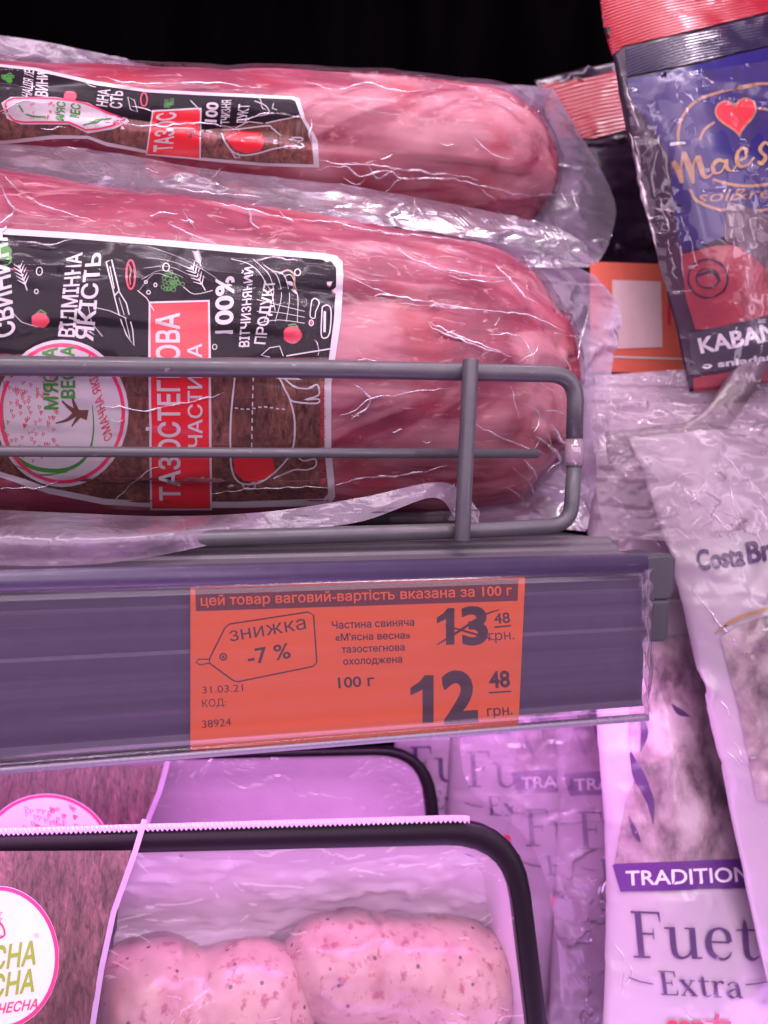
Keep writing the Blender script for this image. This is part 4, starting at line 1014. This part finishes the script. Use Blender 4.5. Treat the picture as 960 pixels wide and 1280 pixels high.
# white bag with navy brand lettering
cb_rows = [[(786,548,5.4),(880,538,4.8),(1030,530,5.2)],[(828,660,4.4),(910,650,3.6),(1050,640,4.0)],[(852,760,3.8),(930,750,3.0),(1070,740,3.4)],[(878,860,3.4),(950,850,2.8),(1080,840,3.2)],[(912,1010,2.9),(985,1000,2.4),(1110,990,2.8)],[(966,1260,2.2),(1040,1250,1.8),(1170,1240,2.2)]]
cb, cbv, _ = bag('white_food_bag', 'white glossy food bag with navy lettering at the right edge', cb_rows, MT['bagwhite'], 'food bag', thick=1.2, amp=.25, freq=.3, seed=41, ramph=.35, rfreq=.3)
def cp(n_, s_, m_, lf, lab=None, st=7): return print_on(cbv, n_, s_, m_, cb, lf+.03, st, lab)
cp('lettering', T('Costa', (873,712), (931,706), (869,688), (927,680), .022), MT['ink'], .04)
cp('lettering', T('Brava', (935,704), (1005,690), (931,678), (1001,664), .022), MT['ink'], .04)
cp('yellow_arc', S([(893,792),(915,776),(945,764),(990,756)], [2,4,4,4], sm=5), MT['gold'], .045)
cp('food_picture', PG([(900,796),(920,783),(950,771),(1010,762),(1040,1000),(946,1000),(922,880)]), MT['photo'], .035)

# crinkled clear bag with a dark band
ck_rows = [[(742,470,6.6),(850,462,6.2),(1000,452,6.4)],[(746,510,6.2),(850,505,5.8),(1005,495,6.0)],[(752,548,5.8),(850,546,5.4),(1010,535,5.6)],[(770,588,5.4),(860,585,5.0),(1015,575,5.2)]]
MT['skirt'] = film('outer_bag_film', haze=.30, hazecol=(.46,.34,.43), rough=.16, gloss=.02, fres=.4, bumpd=.02, bscale=.22)
ck = thing('clear_bag', 'crinkled clear bag top with a dark curved band below the kabanos pouch', 'food bag', at(850, 590, 5.6))
sheet('crinkled_film', ck_rows, MT['bagfilm'], 200, 70, ck, 0, amp=.3, freq=.4, seed=51, ramph=.35, rfreq=.45, stretch=(.5,1,1.8))
sheet('outer_film', [[(738,500,4.9),(800,500,4.6),(880,505,3.9),(1000,500,3.9)],[(742,580,4.4),(810,575,4.0),(890,570,3.0),(1010,560,3.0)],[(752,650,4.0),(830,655,3.2),(905,650,2.3),(1015,640,2.4)],[(768,672,3.9),(850,676,2.8),(915,668,2.2),(1018,652,2.2)]], MT['skirt'], 130, 90, ck, 0, amp=.25, freq=.45, seed=57, ramph=.4, rfreq=.4, stretch=(.8,1,1))
pth = catmull([tuple(at(x, y, Y)) for x, y, Y in ((952,440,5.2),(922,490,5.1),(893,528,5.0),(862,548,5.2),(820,552,5.8),(750,560,6.6))], 40)
v, f = tube_geo([Vector(p) for p in pth], [.72]*40, 24); v = np.array([tuple(x) for x in v]); v[:,1] = 5.4+(v[:,1]-5.4)*.5
v += (fbm(v*.8, 3)[:,None]-.45)*.3
mesh_obj('dark_band', v, f, MT['taupe'], ck)

# kabanos pouches hanging at the upper right
kb_rows = [[(744,-60,6.6),(860,-70,6.2),(1060,-100,6.4)],[(752,20,6.5),(860,8,6.0),(1060,-20,6.2)],[(768,78,6.4),(865,60,5.7),(1065,20,6.0)],[(776,130,6.4),(880,120,5.2),(1070,100,5.8)],
  [(802,240,6.3),(900,235,4.6),(1075,220,5.4)],[(822,320,6.2),(915,320,4.5),(1080,305,5.3)],[(846,420,6.1),(930,415,4.9),(1085,400,5.5)],[(862,490,6.0),(940,480,5.6),(1090,460,5.8)]]
kb, kbv, _ = bag('snack_pouch', 'front hanging snack pouch in blue with red crimped top, a red heart and gold lettering', kb_rows, MT['darkbag'], 'snack pouch', 'snack pouches hanging at the right', 90, 140, 1.2, amp=.14, freq=.3, seed=61, ramph=.12, rfreq=.3)
def kp(n_, s_, m_, lf, lab=None, st=7): return print_on(kbv, n_, s_, m_, kb, lf+.03, st, lab)
kp('crimped_top', PG([(746,-40),(1050,-80),(1050,-10),(960,16),(870,38),(780,58),(766,70),(756,40)]), MT['redcrimp'], .03)
kp('crimp_band', PG([(781,62),(870,42),(960,20),(1050,-4),(1050,40),(960,58),(866,80),(784,96)]), MT['darkcrimp'], .034)
kp('blue_panel', PG([(784,100),(866,83),(960,60),(1060,42),(1068,230),(960,290),(905,296),(866,312),(850,312),(842,250),(838,196),(815,160),(792,128)]), MT['blue'], .032)
def heart(cx, cy, r, rot=0):
    P = []
    for k in range(36):
        t = 2*math.pi*k/36; x = 16*math.sin(t)**3/17*r; y = -(13*math.cos(t)-5*math.cos(2*t)-2*math.cos(3*t)-math.cos(4*t))/17*r
        P.append((cx+x*math.cos(rot)-y*math.sin(rot), cy+x*math.sin(rot)+y*math.cos(rot)))
    return P
h_ = heart(919, 145, 27, -.14)
kp('heart', PG(h_), MT['red'], .045); kp('heart_outline', S(h_, 2.5, True), MT['gold'], .05)
kp('gold_arc', S([(849,184),(848,165),(855,143),(872,126),(900,116),(925,110),(950,106),(985,107)], 3.5, sm=5), MT['gold'], .045)
kp('gold_arc', S([(874,176),(880,163),(892,154)], 3, sm=4), MT['gold'], .045); kp('gold_arc', S([(946,136),(962,139),(985,144)], 3, sm=4), MT['gold'], .045)
kp('gold_arc', S([(890,225),(915,232),(945,233),(985,226)], 3.5, sm=4), MT['gold'], .045)
kp('gold_arc', S([(863,237),(872,252),(900,263),(930,266),(960,262),(990,255)], 3.5, sm=4), MT['gold'], .045)
sc2 = [S([(842,202),(849,214),(853,229)], [6,8,5], sm=4), S([(853,229),(852,208),(855,191)], [3,3,4], sm=4), S([(855,191),(862,210),(867,230)], [6,8,4], sm=4), S([(867,230),(867,208),(872,196)], [3,3,4], sm=4), S([(872,196),(876,210),(880,222),(888,220),(893,212)], [6,7,5,2,2], sm=5),
   S([(905,204),(897,201),(890,208),(892,217),(900,216),(906,205)], [3,5,5,4,2,3], sm=5), S([(906,200),(907,211),(913,215),(919,208)], [5,5,2,2], sm=4),
   S([(921,202),(930,197),(931,188),(924,188),(919,199),(923,209),(933,207),(941,198)], [2,3,4,4,5,5,3,2], sm=5),
   S([(944,203),(950,205),(955,198),(948,188),(954,180),(960,184)], [4,5,5,5,4,3], sm=5), S([(962,205),(966,176),(972,168)], [5,5,3], sm=4), S([(958,182),(980,176)], 3)]
kp('lettering', union2(sc2), MT['gold'], .06, 'gold script lettering')
kp('lettering', T('sol&reja', (872,254), (985,246), (870,240), (983,232), 0, .3), MT['gold'], .045)
kp('red_panel', PG([(853,318),(900,306),(955,300),(1075,292),(1078,395),(870,412),(858,372)]), MT['fadedred'], .04)
kp('grey_panel', PG([(906,250),(960,270),(1068,240),(1075,330),(960,338),(938,320),(905,300)]), MT['taupe'], .048)
kp('chili_drawing', [S(EL(885,348,24,24,20), 2.5, True), S(EL(885,348,14,12,16), 2, True), S([(872,345),(890,340),(900,352)], 3, sm=4)], MT['darkbag'], .055)
kp('slate_box', PG([(861,417),(960,394),(1080,370),(1084,440),(960,452),(866,467)]), MT['slate'], .045)
kp('lettering', T('KABANOS', (876,441), (1010,416), (872,423), (1006,394), .03), MT['whiteink'], .056)
kp('lettering', T('o sniadanie', (877,461), (985,446), (876,453), (984,438), .03), MT['whiteink'], .056)
kp('red_strip', PG([(866,472),(960,456),(1084,444),(1086,470),(866,488)]), MT['fadedred'], .05)
# clear film pocket in front of its lower half
sheet('film_pocket', [[(782,100,5.6),(870,90,4.6),(1070,60,5.0)],[(800,230,5.4),(900,225,3.9),(1075,210,4.6)],[(822,320,5.2),(915,318,3.8),(1080,300,4.5)],[(846,410,5.2),(930,400,4.2),(1085,390,4.7)],[(862,485,5.3),(940,478,4.8),(1090,455,5.0)]],
  film('pocket_film', fres=.35, haze=.05, hazecol=(.6,.42,.62), rough=.09, gloss=.02, bumpd=.008, bscale=.3), 140, 160, kb, 0, amp=.22, freq=.5, seed=66, ramph=.3, rfreq=.25, stretch=(1.2,1,.5))
# second pouch behind
k2_rows = [[(668,100,14.2),(740,84,14),(860,60,14.2)],[(690,165,14),(760,155,13.5),(870,140,13.8)],[(710,220,13.9),(775,215,13.1),(880,205,13.6)],[(725,340,13.8),(800,340,13.1),(890,336,13.6)]]
k2, k2v, _ = bag('snack_pouch', 'snack pouch behind the blue one, with a faded red crimped top and dark violet body', k2_rows, MT['darkbag'], 'snack pouch', 'snack pouches hanging at the right', 60, 80, .8, amp=.25, freq=.4, seed=71, ramph=.3, rfreq=.4)
MT['dullcrimp'] = crimp('crimped_dull_red_film', (.36,.012,.035,1), 1.5)
print_on(k2v, 'crimped_top', PG([(670,108),(740,98),(800,80),(850,70),(850,140),(795,158),(745,175),(700,172),(684,140)]), MT['dullcrimp'], k2, .09, 4)
# price card in the background
pc = thing('price_card', 'orange price card with a pale pink panel behind the snack pouches', 'price card', at(800, 470, 9.4))
slab('card', [(738,327),(864,331),(862,468),(738,464)], 9.4, 9.5, MT['orangecard'], pc, .01)
pcv = BVHTree.FromPolygons([tuple(at(x, y, 9.38)) for x, y in ((700,300),(900,300),(900,490),(700,490))], [(0,1,2,3)])
print_on(pcv, 'painted_reflection', PG([(765,350),(826,352),(828,434),(765,436)]), MT['cardglow'], pc, .02, 0)  # pale patch painted in for the whitish reflection on the card
print_on(pcv, 'lettering', T('12', (834,405), (856,405), (834,375), (856,375), .02), MT['redink'], pc, .02, 0)
print_on(pcv, 'card_line', S([(765,446),(858,449)], 2.5), MT['white'], pc, .02, 0)

# creases on the bags
def bag_creases(root, bvs, boxes, seed, wd=1.0, ang=.3):
    FILMS[root.name] = bvs; rc = random.Random(seed); L = []
    for (x0, x1, y0, y1, n_, a0) in boxes:
        for k in range(n_):
            x, y = rc.uniform(x0, x1), rc.uniform(y0, y1); a_ = a0+rc.gauss(0, ang); l_ = rc.uniform(14, 60); pts = [(x, y)]
            for q in range(3): a_ += rc.gauss(0, .35); x += math.cos(a_)*l_/3; y += math.sin(a_)*l_/3; pts.append((x, y))
            L.append((pts, wd*rc.uniform(.5, 1.6)))
    return L
L = bag_creases(cb, [cbv], [(800,950,560,665,12,.9),(880,955,780,980,8,1.2)], 5, 1.3)
L += [([(842,620),(850,595),(870,592),(880,605),(868,622),(850,640)],2), ([(868,622),(900,650),(915,675)],2), ([(912,605),(920,640),(935,665),(950,668)],2.2), ([(940,600),(955,625),(960,640)],2.4), ([(862,730),(895,775),(930,815),(960,860)],1.8)]
creases(cb, L)
creases(fb, bag_creases(fb, [fbv], [(790,900,840,1060,9,.6),(760,900,1110,1280,4,1.3)], 6, 1.0))
creases(kb, [([(786,165),(797,210),(808,260),(820,310)],3.5), ([(782,108),(792,140),(800,160)],2), ([(850,290),(852,320),(856,350)],2.4), ([(860,300),(880,302),(893,290),(899,262),(902,250)],2.4), ([(775,255),(830,262),(890,264)],1.2), ([(868,88),(885,102),(900,112)],1.8), ([(925,98),(935,82),(944,72)],1.8)]+bag_creases(kb, [kbv], [(790,850,130,300,10,1.2),(860,950,60,300,10,.6),(860,950,300,400,8,.3)], 8, 1.0))
creases(pbg, bag_creases(pbg, [pbv], [(745,850,480,680,14,.8),(740,800,560,900,10,1.2)], 9, 1.3))
for x in (tf, tbk):
    pass
